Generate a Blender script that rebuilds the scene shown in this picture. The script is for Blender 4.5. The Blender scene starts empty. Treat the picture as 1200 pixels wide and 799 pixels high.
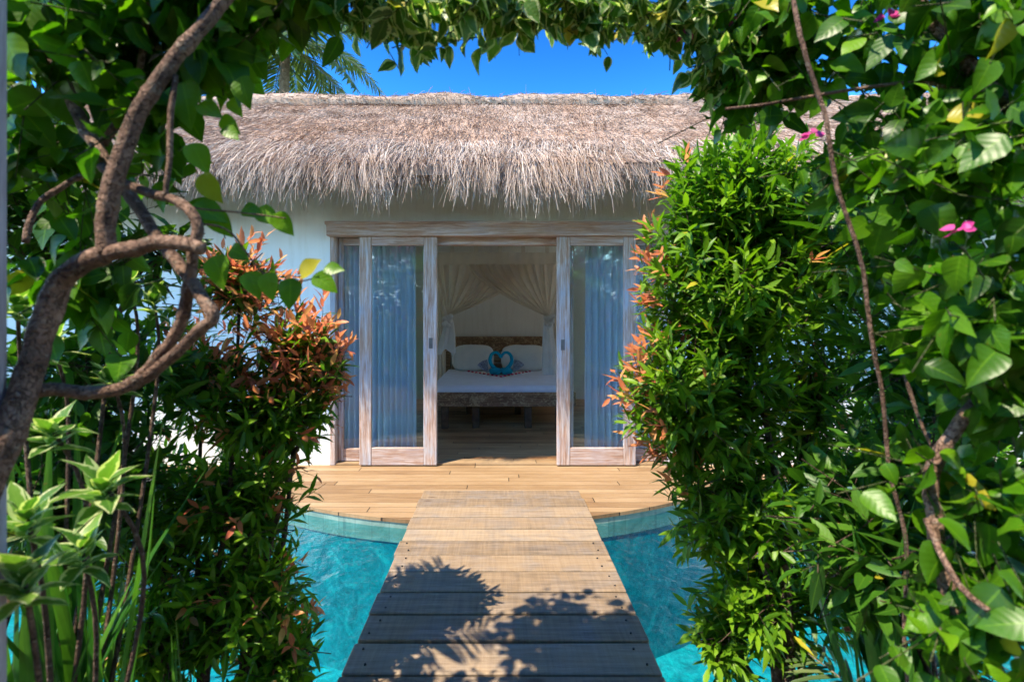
import bpy, math, random
import numpy as np
from mathutils import Vector, noise as mnoise
R = math.radians
random.seed(7); rng = np.random.default_rng(11)
S = bpy.context.scene
COL = S.collection
F = 570.0; CX = 586.0; CY = 373.0; H = 1.4          # camera calibration in photo pixels

def P(px, py, d):                                    # a photo pixel at distance d -> a point
    return Vector(((px - CX) / F * d, d, H - (py - CY) / F * d))
def PX(px, d): return (px - CX) / F * d
def PZ(py, d): return H - (py - CY) / F * d

# ------------------------------------------------------------------ materials
def new_mat(name):
    m = bpy.data.materials.new(name); m.use_nodes = True
    nt = m.node_tree; nt.nodes.clear()
    return m, nt
class NT:
    def __init__(s, nt): s.nt = nt
    def n(s, typ, ins=None, **props):
        nd = s.nt.nodes.new(typ)
        for k, v in props.items(): setattr(nd, k, v)
        if ins:
            for k, v in ins.items():
                sock = nd.inputs[k]
                if isinstance(v, bpy.types.NodeSocket): s.nt.links.new(v, sock)
                else: sock.default_value = v
        return nd
    def ramp(s, fac, stops, interp='LINEAR'):
        nd = s.nt.nodes.new('ShaderNodeValToRGB'); cr = nd.color_ramp; cr.interpolation = interp
        while len(cr.elements) < len(stops): cr.elements.new(0.5)
        for e, (p, c) in zip(cr.elements, stops):
            e.position = p; e.color = (*c, 1) if len(c) == 3 else c
        s.nt.links.new(fac, nd.inputs[0]); return nd.outputs[0]
    def mapped(s, scale=(1, 1, 1), src='Object', loc=(0, 0, 0)):
        tc = s.n('ShaderNodeTexCoord')
        return s.n('ShaderNodeMapping', {'Vector': tc.outputs[src], 'Scale': scale, 'Location': loc}).outputs[0]
    def noise(s, vec, scale=5, detail=4, rough=0.55, dist=0):
        return s.n('ShaderNodeTexNoise', {'Vector': vec, 'Scale': scale, 'Detail': detail, 'Roughness': rough, 'Distortion': dist}).outputs[0]
    def mix(s, fac, a, b, typ='MIX'):
        nd = s.nt.nodes.new('ShaderNodeMix'); nd.data_type = 'RGBA'; nd.blend_type = typ
        for sock, v in ((nd.inputs[0], fac), (nd.inputs[6], a), (nd.inputs[7], b)):
            if isinstance(v, bpy.types.NodeSocket): s.nt.links.new(v, sock)
            elif sock.type == 'RGBA': sock.default_value = (*v, 1) if len(v) == 3 else v
            else: sock.default_value = v
        return nd.outputs[2]
    def math(s, op, a, b=0.0, c=0.0):
        nd = s.nt.nodes.new('ShaderNodeMath'); nd.operation = op
        for sock, v in zip(nd.inputs, (a, b, c)):
            if isinstance(v, bpy.types.NodeSocket): s.nt.links.new(v, sock)
            else: sock.default_value = v
        return nd.outputs[0]
    def bump(s, h, strength=0.3, dist=0.01):
        return s.n('ShaderNodeBump', {'Height': h, 'Strength': strength, 'Distance': dist}).outputs[0]
    def out(s, sh): s.n('ShaderNodeOutputMaterial', {'Surface': sh})
    def principled(s, **k):
        return s.n('ShaderNodeBsdfPrincipled', {a.replace('_', ' '): b for a, b in k.items()}).outputs[0]

def leaf_material(name, dark, mid, light, trans=0.4, rough=0.42, edge=None, spots=None, spec=0.35):
    m, nt = new_mat(name); g = NT(nt)
    at = g.n('ShaderNodeAttribute', attribute_name='tint')
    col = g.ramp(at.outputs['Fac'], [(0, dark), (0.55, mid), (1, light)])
    uv = g.n('ShaderNodeUVMap'); uv.uv_map = 'UVMap'
    sx = g.n('ShaderNodeSeparateXYZ', {'Vector': uv.outputs[0]})
    ac = g.math('MULTIPLY', g.math('ABSOLUTE', g.math('SUBTRACT', sx.outputs[0], 0.5)), 2.0)     # 0 midrib .. 1 margin
    nz = g.noise(g.mapped((1, 1, 1)), 55, 3)
    col = g.mix(g.math('MULTIPLY', nz, 0.5), col, g.mix(1.0, col, (0.62, 0.66, 0.5), 'MULTIPLY'))
    vein = g.math('LESS_THAN', ac, 0.07)
    col = g.mix(g.math('MULTIPLY', vein, 0.35), col, light)
    if edge:
        k = g.math('ADD', ac, g.math('MULTIPLY', g.math('SUBTRACT', nz, 0.5), 1.3))
        col = g.mix(g.ramp(k, [(0.62, (0, 0, 0)), (0.72, (1, 1, 1))]), col, edge)
    old = g.noise(g.mapped((1, 1, 1), loc=(9, 4, 2)), 120, 3)
    if not spots: col = g.mix(g.ramp(g.math('ADD', old, g.math('MULTIPLY', ac, 0.06)), [(0.72, (0, 0, 0)), (0.76, (0.8, 0.8, 0.8))]), col, (0.20, 0.14, 0.035))
    if not spots: col = g.mix(g.ramp(at.outputs['Fac'], [(0.975, (0, 0, 0)), (0.995, (0.75, 0.75, 0.75))]), col, (0.46, 0.36, 0.03))
    hgt = g.math('SINE', g.math('ADD', g.math('MULTIPLY', sx.outputs[1], 42.0), g.math('MULTIPLY', ac, -9.0)))
    bp = g.bump(hgt, 0.07, 0.002)
    pr = g.principled(Base_Color=col, Roughness=rough, Specular_IOR_Level=spec, Normal=bp)
    tcol = g.mix(1.0, col, (1.25, 1.45, 0.55), 'MULTIPLY') if not spots else col
    tr = g.n('ShaderNodeBsdfTranslucent', {'Color': tcol, 'Normal': bp}).outputs[0]
    g.out(g.n('ShaderNodeMixShader', {0: trans, 1: pr, 2: tr}).outputs[0])
    return m

def bark_material(name, a, b, c):
    m, nt = new_mat(name); g = NT(nt)
    v = g.mapped((1, 1, 1))
    n1 = g.noise(v, 14, 5, 0.65); n2 = g.noise(v, 60, 4, 0.7, 0.6)
    col = g.ramp(n1, [(0.3, a), (0.52, b), (0.72, c)])
    col = g.mix(g.math('MULTIPLY', g.math('GREATER_THAN', n2, 0.6), 0.6), col, (0.22, 0.19, 0.15))
    fis = g.n('ShaderNodeTexVoronoi', {'Vector': g.n('ShaderNodeMapping', {'Vector': g.n('ShaderNodeVectorMath', {0: v, 1: g.n('ShaderNodeTexNoise', {'Vector': v, 'Scale': 30.0}).outputs[1]}, operation='ADD').outputs[0], 'Scale': (1, 1, .45)}).outputs[0], 'Scale': 9.0}, feature='DISTANCE_TO_EDGE').outputs[0]
    fk = g.ramp(fis, [(0.0, (0, 0, 0)), (0.09, (1, 1, 1))])
    col = g.mix(fk, g.mix(1.0, col, (0.45, 0.42, 0.4), 'MULTIPLY'), col)
    hb = g.math('ADD', n2, g.math('MULTIPLY', fk, 0.8))
    g.out(g.principled(Base_Color=col, Roughness=0.8, Specular_IOR_Level=0.25, Normal=g.bump(hb, 0.8, 0.012)))
    return m

def worn_wood(name, base, dark, pale, axis='x', amount=0.5, cool=(0.36, 0.40, 0.46)):
    """rustic timber whose old whitewash has rubbed off"""
    m, nt = new_mat(name); g = NT(nt)
    st = {'x': (0.9, 14, 14), 'z': (14, 14, 0.9), 'y': (14, 0.9, 14)}[axis]
    v = g.mapped(st)
    n1 = g.noise(v, 3.2, 7, 0.68, 0.35)
    n2 = g.noise(g.mapped(tuple(x * 0.8 for x in st), loc=(3, 1, 7)), 8.0, 6, 0.75)
    n3 = g.noise(g.mapped((1, 1, 1)), 3.0, 3)
    col = g.ramp(n2, [(0.3, dark), (0.52, base), (0.75, tuple(min(1, x * 1.5) for x in base))])
    wash = g.mix(g.ramp(n3, [(0.4, (0, 0, 0)), (0.62, (1, 1, 1))]), pale, cool)
    lo = 0.62 - amount * 0.25
    k = g.ramp(g.math('ADD', g.math('MULTIPLY', n1, 0.75), g.math('MULTIPLY', n3, 0.25)), [(lo - .05, (0, 0, 0)), (lo + 0.13, (1, 1, 1))])
    col = g.mix(g.math('MULTIPLY', k, 0.85), col, wash)
    g.out(g.principled(Base_Color=col, Roughness=0.72, Specular_IOR_Level=0.3, Normal=g.bump(n2, 0.6, 0.006)))
    return m

def plank_material(name, cols, width, gap=0.03, length=2.4, rough=0.6, spec=0.3, mottled=0.4):
    m, nt = new_mat(name); g = NT(nt)
    tc = g.n('ShaderNodeTexCoord'); sp = g.n('ShaderNodeSeparateXYZ', {'Vector': tc.outputs['Object']})
    yy = g.math('DIVIDE', sp.outputs[1], width); row = g.math('FLOOR', yy); fr = g.math('FRACT', yy)
    wn = g.n('ShaderNodeTexWhiteNoise', {'W': row}, noise_dimensions='1D').outputs[0]
    xx = g.math('ADD', g.math('DIVIDE', sp.outputs[0], length), g.math('MULTIPLY', wn, 7.3))
    cell = g.math('FLOOR', xx); fx = g.math('FRACT', xx)
    wn2 = g.n('ShaderNodeTexWhiteNoise', {'W': g.math('ADD', g.math('MULTIPLY', row, 13.7), cell)}, noise_dimensions='1D').outputs[0]
    off = g.n('ShaderNodeCombineXYZ', {0: g.math('MULTIPLY', wn2, 31.0), 1: 0.0, 2: g.math('MULTIPLY', wn2, 17.0)}).outputs[0]
    vv = g.n('ShaderNodeVectorMath', {0: tc.outputs['Object'], 1: off}, operation='ADD').outputs[0]
    v = g.n('ShaderNodeMapping', {'Vector': vv, 'Scale': (1.2, 22, 1)}).outputs[0]
    grain = g.noise(v, 3, 7, 0.7, 0.4)
    blot = g.noise(vv, 2.2, 4)
    k = g.math('ADD', g.math('MULTIPLY', grain, 0.6), g.math('ADD', g.math('MULTIPLY', wn2, 0.28), g.math('MULTIPLY', blot, mottled)))
    col = g.ramp(k, [(0.38, cols[0]), (0.62, cols[1]), (0.9, cols[2])])
    edge = g.math('MAXIMUM', g.math('LESS_THAN', fr, gap), g.math('LESS_THAN', fx, 0.003))
    col = g.mix(edge, col, (0.03, 0.018, 0.01))
    hb = g.math('SUBTRACT', g.math('MULTIPLY', grain, 0.35), edge)
    g.out(g.principled(Base_Color=col, Roughness=g.ramp(grain, [(0.3, (rough + .12,) * 3), (0.7, (rough - .1,) * 3)]), Specular_IOR_Level=spec, Normal=g.bump(hb, 0.5, 0.005)))
    return m

def board_material(name):
    m, nt = new_mat(name); g = NT(nt)
    at = g.n('ShaderNodeAttribute', attribute_name='tint').outputs['Fac']
    tc = g.n('ShaderNodeTexCoord')
    off = g.n('ShaderNodeCombineXYZ', {0: g.math('MULTIPLY', at, 37.0), 1: 0.0, 2: g.math('MULTIPLY', at, 11.0)}).outputs[0]
    vv = g.n('ShaderNodeVectorMath', {0: tc.outputs['Object'], 1: off}, operation='ADD').outputs[0]
    grain = g.noise(g.n('ShaderNodeMapping', {'Vector': vv, 'Scale': (0.9, 16, 4)}).outputs[0], 4, 8, 0.72, 0.5)
    saw = g.noise(g.n('ShaderNodeMapping', {'Vector': vv, 'Scale': (34, 1.4, 1)}).outputs[0], 2.0, 4, 0.65, 0.2)
    blot = g.noise(vv, 4.5, 5, 0.6, 0.8)
    k = g.math('ADD', g.math('MULTIPLY', grain, 0.5), g.math('ADD', g.math('MULTIPLY', saw, 0.26), g.math('MULTIPLY', at, 0.2)))
    col = g.ramp(k, [(0.3, (0.10, 0.07, 0.043)), (0.48, (0.235, 0.165, 0.098)), (0.7, (0.35, 0.27, 0.175))])
    grey = g.ramp(grain, [(0.35, (0.095, 0.085, 0.078)), (0.65, (0.235, 0.21, 0.19))])
    col = g.mix(g.ramp(blot, [(0.42, (0, 0, 0)), (0.70, (0.6, 0.6, 0.6))]), col, grey)
    knot = g.n('ShaderNodeTexVoronoi', {'Vector': g.n('ShaderNodeMapping', {'Vector': vv, 'Scale': (2.1, 5.2, 2)}).outputs[0], 'Scale': 1.0}).outputs[0]
    col = g.mix(g.ramp(knot, [(0.03, (0.8, 0.8, 0.8)), (0.09, (0, 0, 0))]), col, (0.09, 0.055, 0.035))
    hb = g.math('ADD', g.math('MULTIPLY', grain, 0.7), g.math('MULTIPLY', saw, 0.35))
    g.out(g.principled(Base_Color=col, Roughness=0.68, Specular_IOR_Level=0.3, Normal=g.bump(hb, 0.55, 0.006)))
    return m

def plain(name, col, rough=0.6, nscale=8, var=0.12, bump=0.1, spec=0.3, bscale=60):
    m, nt = new_mat(name); g = NT(nt)
    v = g.mapped()
    n1 = g.noise(v, nscale, 5)
    c0 = tuple(x * (1 - var) for x in col); c1 = tuple(min(1, x * (1 + var)) for x in col)
    c = g.ramp(n1, [(0.3, c0), (0.7, c1)])
    g.out(g.principled(Base_Color=c, Roughness=rough, Specular_IOR_Level=spec, Normal=g.bump(g.noise(v, bscale, 4), bump, 0.004)))
    return m

def cloth(name, col, trans=0.25, transp=0.0, weave=900):
    m, nt = new_mat(name); g = NT(nt)
    v = g.mapped()
    nz = g.noise(v, 7, 4)
    c = g.ramp(nz, [(0.3, tuple(x * .9 for x in col)), (0.7, col)])
    pr = g.principled(Base_Color=c, Roughness=0.9, Specular_IOR_Level=0.15, Normal=g.bump(g.noise(v, 45, 4), 0.12, 0.004))
    tr = g.n('ShaderNodeBsdfTranslucent', {'Color': c}).outputs[0]
    sh = g.n('ShaderNodeMixShader', {0: trans, 1: pr, 2: tr}).outputs[0]
    if transp: sh = g.n('ShaderNodeMixShader', {0: transp, 1: sh, 2: g.n('ShaderNodeBsdfTransparent').outputs[0]}).outputs[0]
    g.out(sh); return m

def wall_material(name, col):
    m, nt = new_mat(name); g = NT(nt)
    v = g.mapped()
    n1 = g.noise(v, 1.6, 5, 0.6); n2 = g.noise(v, 38, 5, 0.6)
    c = g.ramp(n1, [(0.3, tuple(x * .9 for x in col)), (0.7, col)])
    stn = g.noise(g.mapped((5, 5, .5)), 2.2, 6, 0.7)
    c = g.mix(g.ramp(stn, [(0.5, (0, 0, 0)), (0.75, (0.5, 0.5, 0.5))]), c, g.mix(1.0, c, (.80, .76, .68), 'MULTIPLY'))
    g.out(g.principled(Base_Color=c, Roughness=0.85, Specular_IOR_Level=0.2, Normal=g.bump(n2, 0.25, 0.006)))
    return m

def thatch_material(name, dark, mid, light, trans=0.1):
    m, nt = new_mat(name); g = NT(nt)
    at = g.n('ShaderNodeAttribute', attribute_name='tint').outputs['Fac']
    c = g.ramp(at, [(0.0, dark), (0.45, mid), (1.0, light)])
    nz = g.noise(g.mapped(), 1.3, 4)
    c = g.mix(g.ramp(nz, [(0.4, (0, 0, 0)), (0.7, (0.5, 0.5, 0.5))]), c, g.mix(1.0, c, (1.05, 0.84, 0.66), 'MULTIPLY'))
    pr = g.principled(Base_Color=c, Roughness=0.75, Specular_IOR_Level=0.25)
    tr = g.n('ShaderNodeBsdfTranslucent', {'Color': c}).outputs[0]
    g.out(g.n('ShaderNodeMixShader', {0: trans, 1: pr, 2: tr}).outputs[0]); return m

def glass_material():
    m, nt = new_mat('window_glass'); g = NT(nt)
    bf = g.n('ShaderNodeNewGeometry').outputs['Backfacing']
    fr = g.n('ShaderNodeFresnel', {'IOR': g.math('SUBTRACT', 1.55, g.math('MULTIPLY', bf, 1.55 - 1 / 1.55))}).outputs[0]
    k = g.math('MINIMUM', g.math('MULTIPLY', fr, 0.95), 1.0)
    gl = g.n('ShaderNodeBsdfGlossy', {'Color': (0.95, 0.97, 1, 1), 'Roughness': 0.015}).outputs[0]
    tr = g.n('ShaderNodeBsdfTransparent', {'Color': (0.90, 0.95, 0.96, 1)}).outputs[0]
    g.out(g.n('ShaderNodeMixShader', {0: k, 1: tr, 2: gl}).outputs[0]); return m

def water_material():
    m, nt = new_mat('pool_water'); g = NT(nt)
    v = g.mapped((1, 1, 1))
    h = g.math('ADD', g.math('MULTIPLY', g.noise(v, 5.5, 3, 0.5, 0.6), 1.0), g.math('MULTIPLY', g.noise(v, 17, 2, 0.5, 0.8), 0.4))
    bp = g.bump(h, 0.6, 0.03)
    bf = g.n('ShaderNodeNewGeometry').outputs['Backfacing']
    fr = g.n('ShaderNodeFresnel', {'IOR': g.math('SUBTRACT', 1.33, g.math('MULTIPLY', bf, 1.33 - 1 / 1.33)), 'Normal': bp}).outputs[0]
    gl = g.n('ShaderNodeBsdfGlossy', {'Color': (1, 1, 1, 1), 'Roughness': 0.03, 'Normal': bp}).outputs[0]
    tr = g.n('ShaderNodeBsdfTransparent', {'Color': (0.62, 0.95, 0.98, 1)}).outputs[0]
    g.out(g.n('ShaderNodeMixShader', {0: fr, 1: tr, 2: gl}).outputs[0]); return m

def tile_material(name, a, b, c, size=0.05, grout=(0.35, 0.55, 0.58), gw=0.06, caustic=0.0):
    m, nt = new_mat(name); g = NT(nt)
    tc = g.n('ShaderNodeTexCoord'); vv = g.n('ShaderNodeVectorMath', {0: tc.outputs['Object'], 1: (1 / size,) * 3}, operation='MULTIPLY').outputs[0]
    vv = g.n('ShaderNodeVectorMath', {0: vv, 1: (0.013, 0.017, 0.31)}, operation='ADD').outputs[0]
    fl = g.n('ShaderNodeVectorMath', {0: vv}, operation='FLOOR').outputs[0]
    wn = g.n('ShaderNodeTexWhiteNoise', {'Vector': fl}, noise_dimensions='3D').outputs[0]
    big = g.noise(g.mapped(), 5, 6, 0.7, 1.2)
    k = g.math('ADD', g.math('MULTIPLY', wn, 0.10), g.math('MULTIPLY', big, 0.86))
    col = g.ramp(k, [(0.33, a), (0.52, b), (0.72, c)])
    fr = g.n('ShaderNodeVectorMath', {0: vv}, operation='FRACTION').outputs[0]
    s = g.n('ShaderNodeSeparateXYZ', {'Vector': fr})
    ln = g.math('MAXIMUM', g.math('LESS_THAN', s.outputs[0], gw), g.math('LESS_THAN', s.outputs[1], gw))
    col = g.mix(g.math('MULTIPLY', ln, 0.6), col, grout)
    g.out(g.principled(Base_Color=col, Roughness=0.35, Specular_IOR_Level=0.4)); return m

M = {}
M['shrub'] = leaf_material('shrub_leaf', (0.03, 0.095, 0.006), (0.085, 0.21, 0.010), (0.21, 0.38, 0.018), 0.42)
M['young'] = leaf_material('young_red_leaf', (0.62, 0.15, 0.085), (0.84, 0.30, 0.13), (0.85, 0.50, 0.15), 0.55, spots=True)
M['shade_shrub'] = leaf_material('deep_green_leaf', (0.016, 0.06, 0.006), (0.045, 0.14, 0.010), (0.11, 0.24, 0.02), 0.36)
M['vine'] = leaf_material('vine_leaf', (0.024, 0.08, 0.005), (0.065, 0.19, 0.006), (0.17, 0.36, 0.012), 0.45, 0.38)
M['varieg'] = leaf_material('variegated_leaf', (0.03, 0.10, 0.012), (0.08, 0.20, 0.025), (0.18, 0.32, 0.05), 0.42, 0.4, edge=(0.46, 0.52, 0.25))
M['strap'] = leaf_material('strap_leaf', (0.014, 0.06, 0.012), (0.035, 0.14, 0.02), (0.11, 0.26, 0.03), 0.3, 0.34)
M['palm'] = leaf_material('palm_leaf', (0.035, 0.07, 0.02), (0.08, 0.135, 0.045), (0.19, 0.23, 0.09), 0.34, 0.4)
M['flower'] = leaf_material('pink_bract', (0.55, 0.02, 0.22), (0.72, 0.06, 0.36), (0.8, 0.2, 0.5), 0.4, 0.6, spots=True)
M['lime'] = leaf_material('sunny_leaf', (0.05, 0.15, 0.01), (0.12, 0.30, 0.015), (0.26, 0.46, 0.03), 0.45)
M['bark'] = bark_material('vine_bark', (0.075, 0.045, 0.032), (0.19, 0.115, 0.08), (0.33, 0.22, 0.16))
M['twig'] = bark_material('green_twig', (0.03, 0.045, 0.015), (0.06, 0.08, 0.025), (0.10, 0.10, 0.04))
M['dark_bark'] = bark_material('shrub_bark', (0.045, 0.028, 0.02), (0.10, 0.062, 0.042), (0.19, 0.13, 0.09))
M['palm_bark'] = bark_material('palm_bark', (0.12, 0.09, 0.06), (0.24, 0.19, 0.14), (0.36, 0.3, 0.23))
M['door_v'] = worn_wood('whitewashed_stile', (0.34, 0.205, 0.14), (0.20, 0.12, 0.085), (0.60, 0.54, 0.50), 'z', 0.6)
M['door_h'] = worn_wood('whitewashed_rail', (0.34, 0.205, 0.14), (0.20, 0.12, 0.085), (0.60, 0.52, 0.47), 'x', 0.58, (0.42, 0.36, 0.36))
M['bedwood'] = worn_wood('flaking_bed_timber', (0.20, 0.115, 0.06), (0.09, 0.05, 0.026), (0.52, 0.40, 0.24), 'x', 0.5, (0.42, 0.34, 0.22))
def carved(name):
    m, nt = new_mat(name); g = NT(nt); v = g.mapped((1, 1, 1.6))
    n1 = g.noise(v, 26, 6, 0.75, 0.8); n2 = g.noise(v, 5, 4); n3 = g.noise(g.mapped((2, 30, 30)), 3, 5)
    col = g.ramp(n3, [(0.35, (0.13, 0.065, 0.032)), (0.65, (0.30, 0.165, 0.085))])
    k = g.ramp(g.math('ADD', n1, g.math('MULTIPLY', n2, 0.4)), [(0.68, (0, 0, 0)), (0.80, (.85, .85, .85))])
    col = g.mix(k, col, (0.56, 0.38, 0.20))
    g.out(g.principled(Base_Color=col, Roughness=0.7, Specular_IOR_Level=0.3, Normal=g.bump(g.math('ADD', n1, k), 0.6, 0.006))); return m
M['carved'] = carved('chipped_bed_timber'); M['leg'] = plain('dark_bed_leg', (0.10, 0.055, 0.03), 0.6, 12, 0.4, 0.4)
M['post'] = worn_wood('weathered_post', (0.34, 0.30, 0.32), (0.2, 0.17, 0.18), (0.5, 0.47, 0.52), 'z', 0.5)
M['deck'] = plank_material('deck_boards', ((0.14, 0.078, 0.036), (0.245, 0.155, 0.076), (0.34, 0.24, 0.135)), 0.095, 0.035)
M['floor'] = plank_material('room_floor_boards', ((0.17, 0.08, 0.03), (0.36, 0.19, 0.08), (0.55, 0.34, 0.16)), 0.085, 0.04, 1.6, 0.45, 0.3)
M['board'] = board_material('boardwalk_planks')
M['wall'] = wall_material('white_plaster', (0.80, 0.80, 0.76))
M['room_wall'] = wall_material('cream_plaster', (0.84, 0.79, 0.70))
M['thatch'] = thatch_material('thatch_straw', (0.14, 0.09, 0.062), (0.335, 0.25, 0.20), (0.52, 0.44, 0.38))
M['fringe'] = thatch_material('hanging_straw', (0.19, 0.115, 0.07), (0.38, 0.30, 0.245), (0.60, 0.54, 0.48), 0.25)
M['glass'] = glass_material(); M['water'] = water_material()
M['basin'] = tile_material('pool_mosaic', (0.0, 0.10, 0.13), (0.002, 0.20, 0.235), (0.015, 0.36, 0.37), 0.02, (0.1, 0.4, 0.48), 0.0)
M['coping'] = tile_material('green_stone_tile', (0.11, 0.19, 0.165), (0.18, 0.28, 0.245), (0.28, 0.37, 0.32), 0.13, (0.10, 0.16, 0.15), 0.05)
M['soil'] = plain('garden_soil', (0.07, 0.045, 0.028), 0.95, 9, 0.4, 0.8)
M['ground'] = plain('garden_ground', (0.06, 0.08, 0.03), 0.95, 3, 0.4, 0.6)
M['curtain'] = cloth('pale_blue_curtain', (0.74, 0.82, 0.94), 0.5)
M['net'] = cloth('cream_net', (0.82, 0.72, 0.58), 0.45, 0.15)
M['tail'] = cloth('white_net_tail', (0.86, 0.85, 0.82), 0.3)
M['sheet'] = cloth('white_sheet', (0.80, 0.80, 0.84), 0.05)
M['pillow'] = cloth('cream_pillow', (0.78, 0.74, 0.66), 0.05)
M['teal'] = cloth('turquoise_towel', (0.01, 0.36, 0.50), 0.05)
M['grey_cloth'] = plain('patterned_grey_cloth', (0.42, 0.42, 0.46), 0.9, 40, 0.5, 0.3)
M['petal'] = plain('rose_petal', (0.55, 0.01, 0.07), 0.6, 30, 0.3, 0.1)
M['metal'] = plain('dull_metal', (0.12, 0.11, 0.10), 0.4, 30, 0.2, 0.1, 0.6)
M['dark_metal'] = plain('dark_recess', (0.02, 0.02, 0.02), 0.6, 30, 0.2, 0.1)

# ------------------------------------------------------------------ mesh helpers
def link(name, me, mat, parent=None, loc=None):
    o = bpy.data.objects.new(name, me); COL.objects.link(o)
    if mat is not None: me.materials.append(mat)
    if parent is not None: o.parent = parent
    if loc is not None: o.location = loc
    return o
def tag(o, label=None, cat=None, group=None, kind=None):
    if label: o['label'] = label
    if cat: o['category'] = cat
    if group: o['group'] = group
    if kind: o['kind'] = kind
    return o
def empty(name, loc, label, cat, group=None):
    o = bpy.data.objects.new(name, None); COL.objects.link(o); o.location = loc; o.empty_display_size = 0.1
    return tag(o, label, cat, group)
def copy_tree(o, parent=None):
    c = o.copy(); COL.objects.link(c); c.parent = parent
    for ch in list(o.children): copy_tree(ch, c)
    return c

class MB:
    def __init__(s): s.v = []; s.f = []; s.t = []
    def _add(s, vs, fs, tint=0.5):
        b = len(s.v); s.v += [tuple(v) for v in vs]; s.f += [tuple(i + b for i in f) for f in fs]; s.t += [tint] * len(vs)
    def box(s, x0, x1, y0, y1, z0, z1, bev=0.0, tint=0.5, jit=0.0):
        xs, ys, zs = (x0, x1), (y0, y1), (z0, z1)
        if bev <= 0:
            vs = [(x, y, z) for x in xs for y in ys for z in zs]
            fs = [(0, 1, 3, 2), (4, 6, 7, 5), (0, 4, 5, 1), (2, 3, 7, 6), (0, 2, 6, 4), (1, 5, 7, 3)]
        else:                                   # chamfered box: 24 verts
            c = [((x0 + x1) / 2), ((y0 + y1) / 2), ((z0 + z1) / 2)]; hh = [(x1 - x0) / 2, (y1 - y0) / 2, (z1 - z0) / 2]
            b = min(bev, min(hh) * 0.9); vs = []; idx = {}
            for sx in (-1, 1):
                for sy in (-1, 1):
                    for sz in (-1, 1):
                        for a in range(3):
                            q = [hh[i] - (0 if i == a else b) for i in range(3)]
                            idx[(sx, sy, sz, a)] = len(vs); vs.append((c[0] + sx * q[0], c[1] + sy * q[1], c[2] + sz * q[2]))
            fs = []
            o2 = ((-1, -1), (1, -1), (1, 1), (-1, 1))
            def key(a, s_, u, w):
                k = [0, 0, 0]; k[a] = s_; k[(a + 1) % 3] = u; k[(a + 2) % 3] = w; return tuple(k)
            for a in range(3):
                for sg in (-1, 1):
                    q = [idx[(*key(a, sg, u, w), a)] for u, w in o2]
                    fs.append(tuple(q if sg > 0 else q[::-1]))
            for a in range(3):
                b1, b2 = (a + 1) % 3, (a + 2) % 3
                for u in (-1, 1):
                    for w in (-1, 1):
                        k0, k1 = key(a, -1, u, w), key(a, 1, u, w)
                        q = [idx[(*k0, b1)], idx[(*k1, b1)], idx[(*k1, b2)], idx[(*k0, b2)]]
                        fs.append(tuple(q if u * w < 0 else q[::-1]))
            for sx in (-1, 1):
                for sy in (-1, 1):
                    for sz in (-1, 1):
                        q = [idx[(sx, sy, sz, a)] for a in range(3)]
                        fs.append(tuple(q if sx * sy * sz > 0 else q[::-1]))
        if jit: vs = [tuple(x + random.uniform(-jit, jit) for x in v) for v in vs]
        s._add(vs, fs, tint); return s
    def tube(s, pts, rad, sides=8, tint=0.5, cap=True, wob=0.0):
        pts = [Vector(p) for p in pts]; n = len(pts)
        if not hasattr(rad, '__len__'): rad = [rad] * n
        up = Vector((0.13, 0.9, 0.31)); vs = []; fs = []
        for i, p in enumerate(pts):
            d = (pts[min(i + 1, n - 1)] - pts[max(i - 1, 0)]).normalized()
            a = d.cross(up)
            if a.length < 1e-3: a = d.cross(Vector((1, 0, 0)))
            a.normalize(); b = d.cross(a)
            for k in range(sides):
                th = 2 * math.pi * k / sides; r = rad[i] * (1 + (random.uniform(-wob, wob) if wob else 0))
                vs.append(p + a * math.cos(th) * r + b * math.sin(th) * r)
        for i in range(n - 1):
            for k in range(sides):
                k2 = (k + 1) % sides
                fs.append((i * sides + k, i * sides + k2, (i + 1) * sides + k2, (i + 1) * sides + k))
        if cap:
            fs.append(tuple(range(sides))[::-1]); fs.append(tuple((n - 1) * sides + k for k in range(sides)))
        s._add(vs, fs, tint); return s
    def grid(s, fn, nu, nv, tint=0.5, closed=False):
        vs = [fn(i / nu, j / nv) for j in range(nv + 1) for i in range(nu + 1)]
        fs = [(j * (nu + 1) + i, j * (nu + 1) + i + 1, (j + 1) * (nu + 1) + i + 1, (j + 1) * (nu + 1) + i) for j in range(nv) for i in range(nu)]
        s._add(vs, fs, tint); return s
    def ellipsoid(s, c, r, nu=14, nv=9, power=1.0, fn=None):
        vs = []; fs = []
        for j in range(nv + 1):
            ph = -math.pi / 2 + math.pi * j / nv
            for i in range(nu):
                th = 2 * math.pi * i / nu
                q = [math.cos(ph) * math.cos(th), math.cos(ph) * math.sin(th), math.sin(ph)]
                if power != 1: q = [math.copysign(abs(x) ** power, x) for x in q]
                v = Vector((c[0] + q[0] * r[0], c[1] + q[1] * r[1], c[2] + q[2] * r[2]))
                vs.append(fn(v) if fn else v)
        for j in range(nv):
            for i in range(nu):
                i2 = (i + 1) % nu
                fs.append((j * nu + i, j * nu + i2, (j + 1) * nu + i2, (j + 1) * nu + i))
        s._add(vs, fs); return s
    def build(s, name, mat, parent=None, smooth=False, tint=False, loc=None):
        me = bpy.data.meshes.new(name); me.from_pydata([tuple(v) for v in s.v], [], s.f); me.update()
        if smooth: me.polygons.foreach_set('use_smooth', [True] * len(me.polygons))
        if tint:
            at = me.attributes.new('tint', 'FLOAT', 'POINT'); at.data.foreach_set('value', s.t)
        if loc is not None: me.transform(__import__('mathutils').Matrix.Translation(-Vector(loc)))
        o = link(name, me, mat, parent)
        if loc is not None: o.location = loc
        return o

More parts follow.
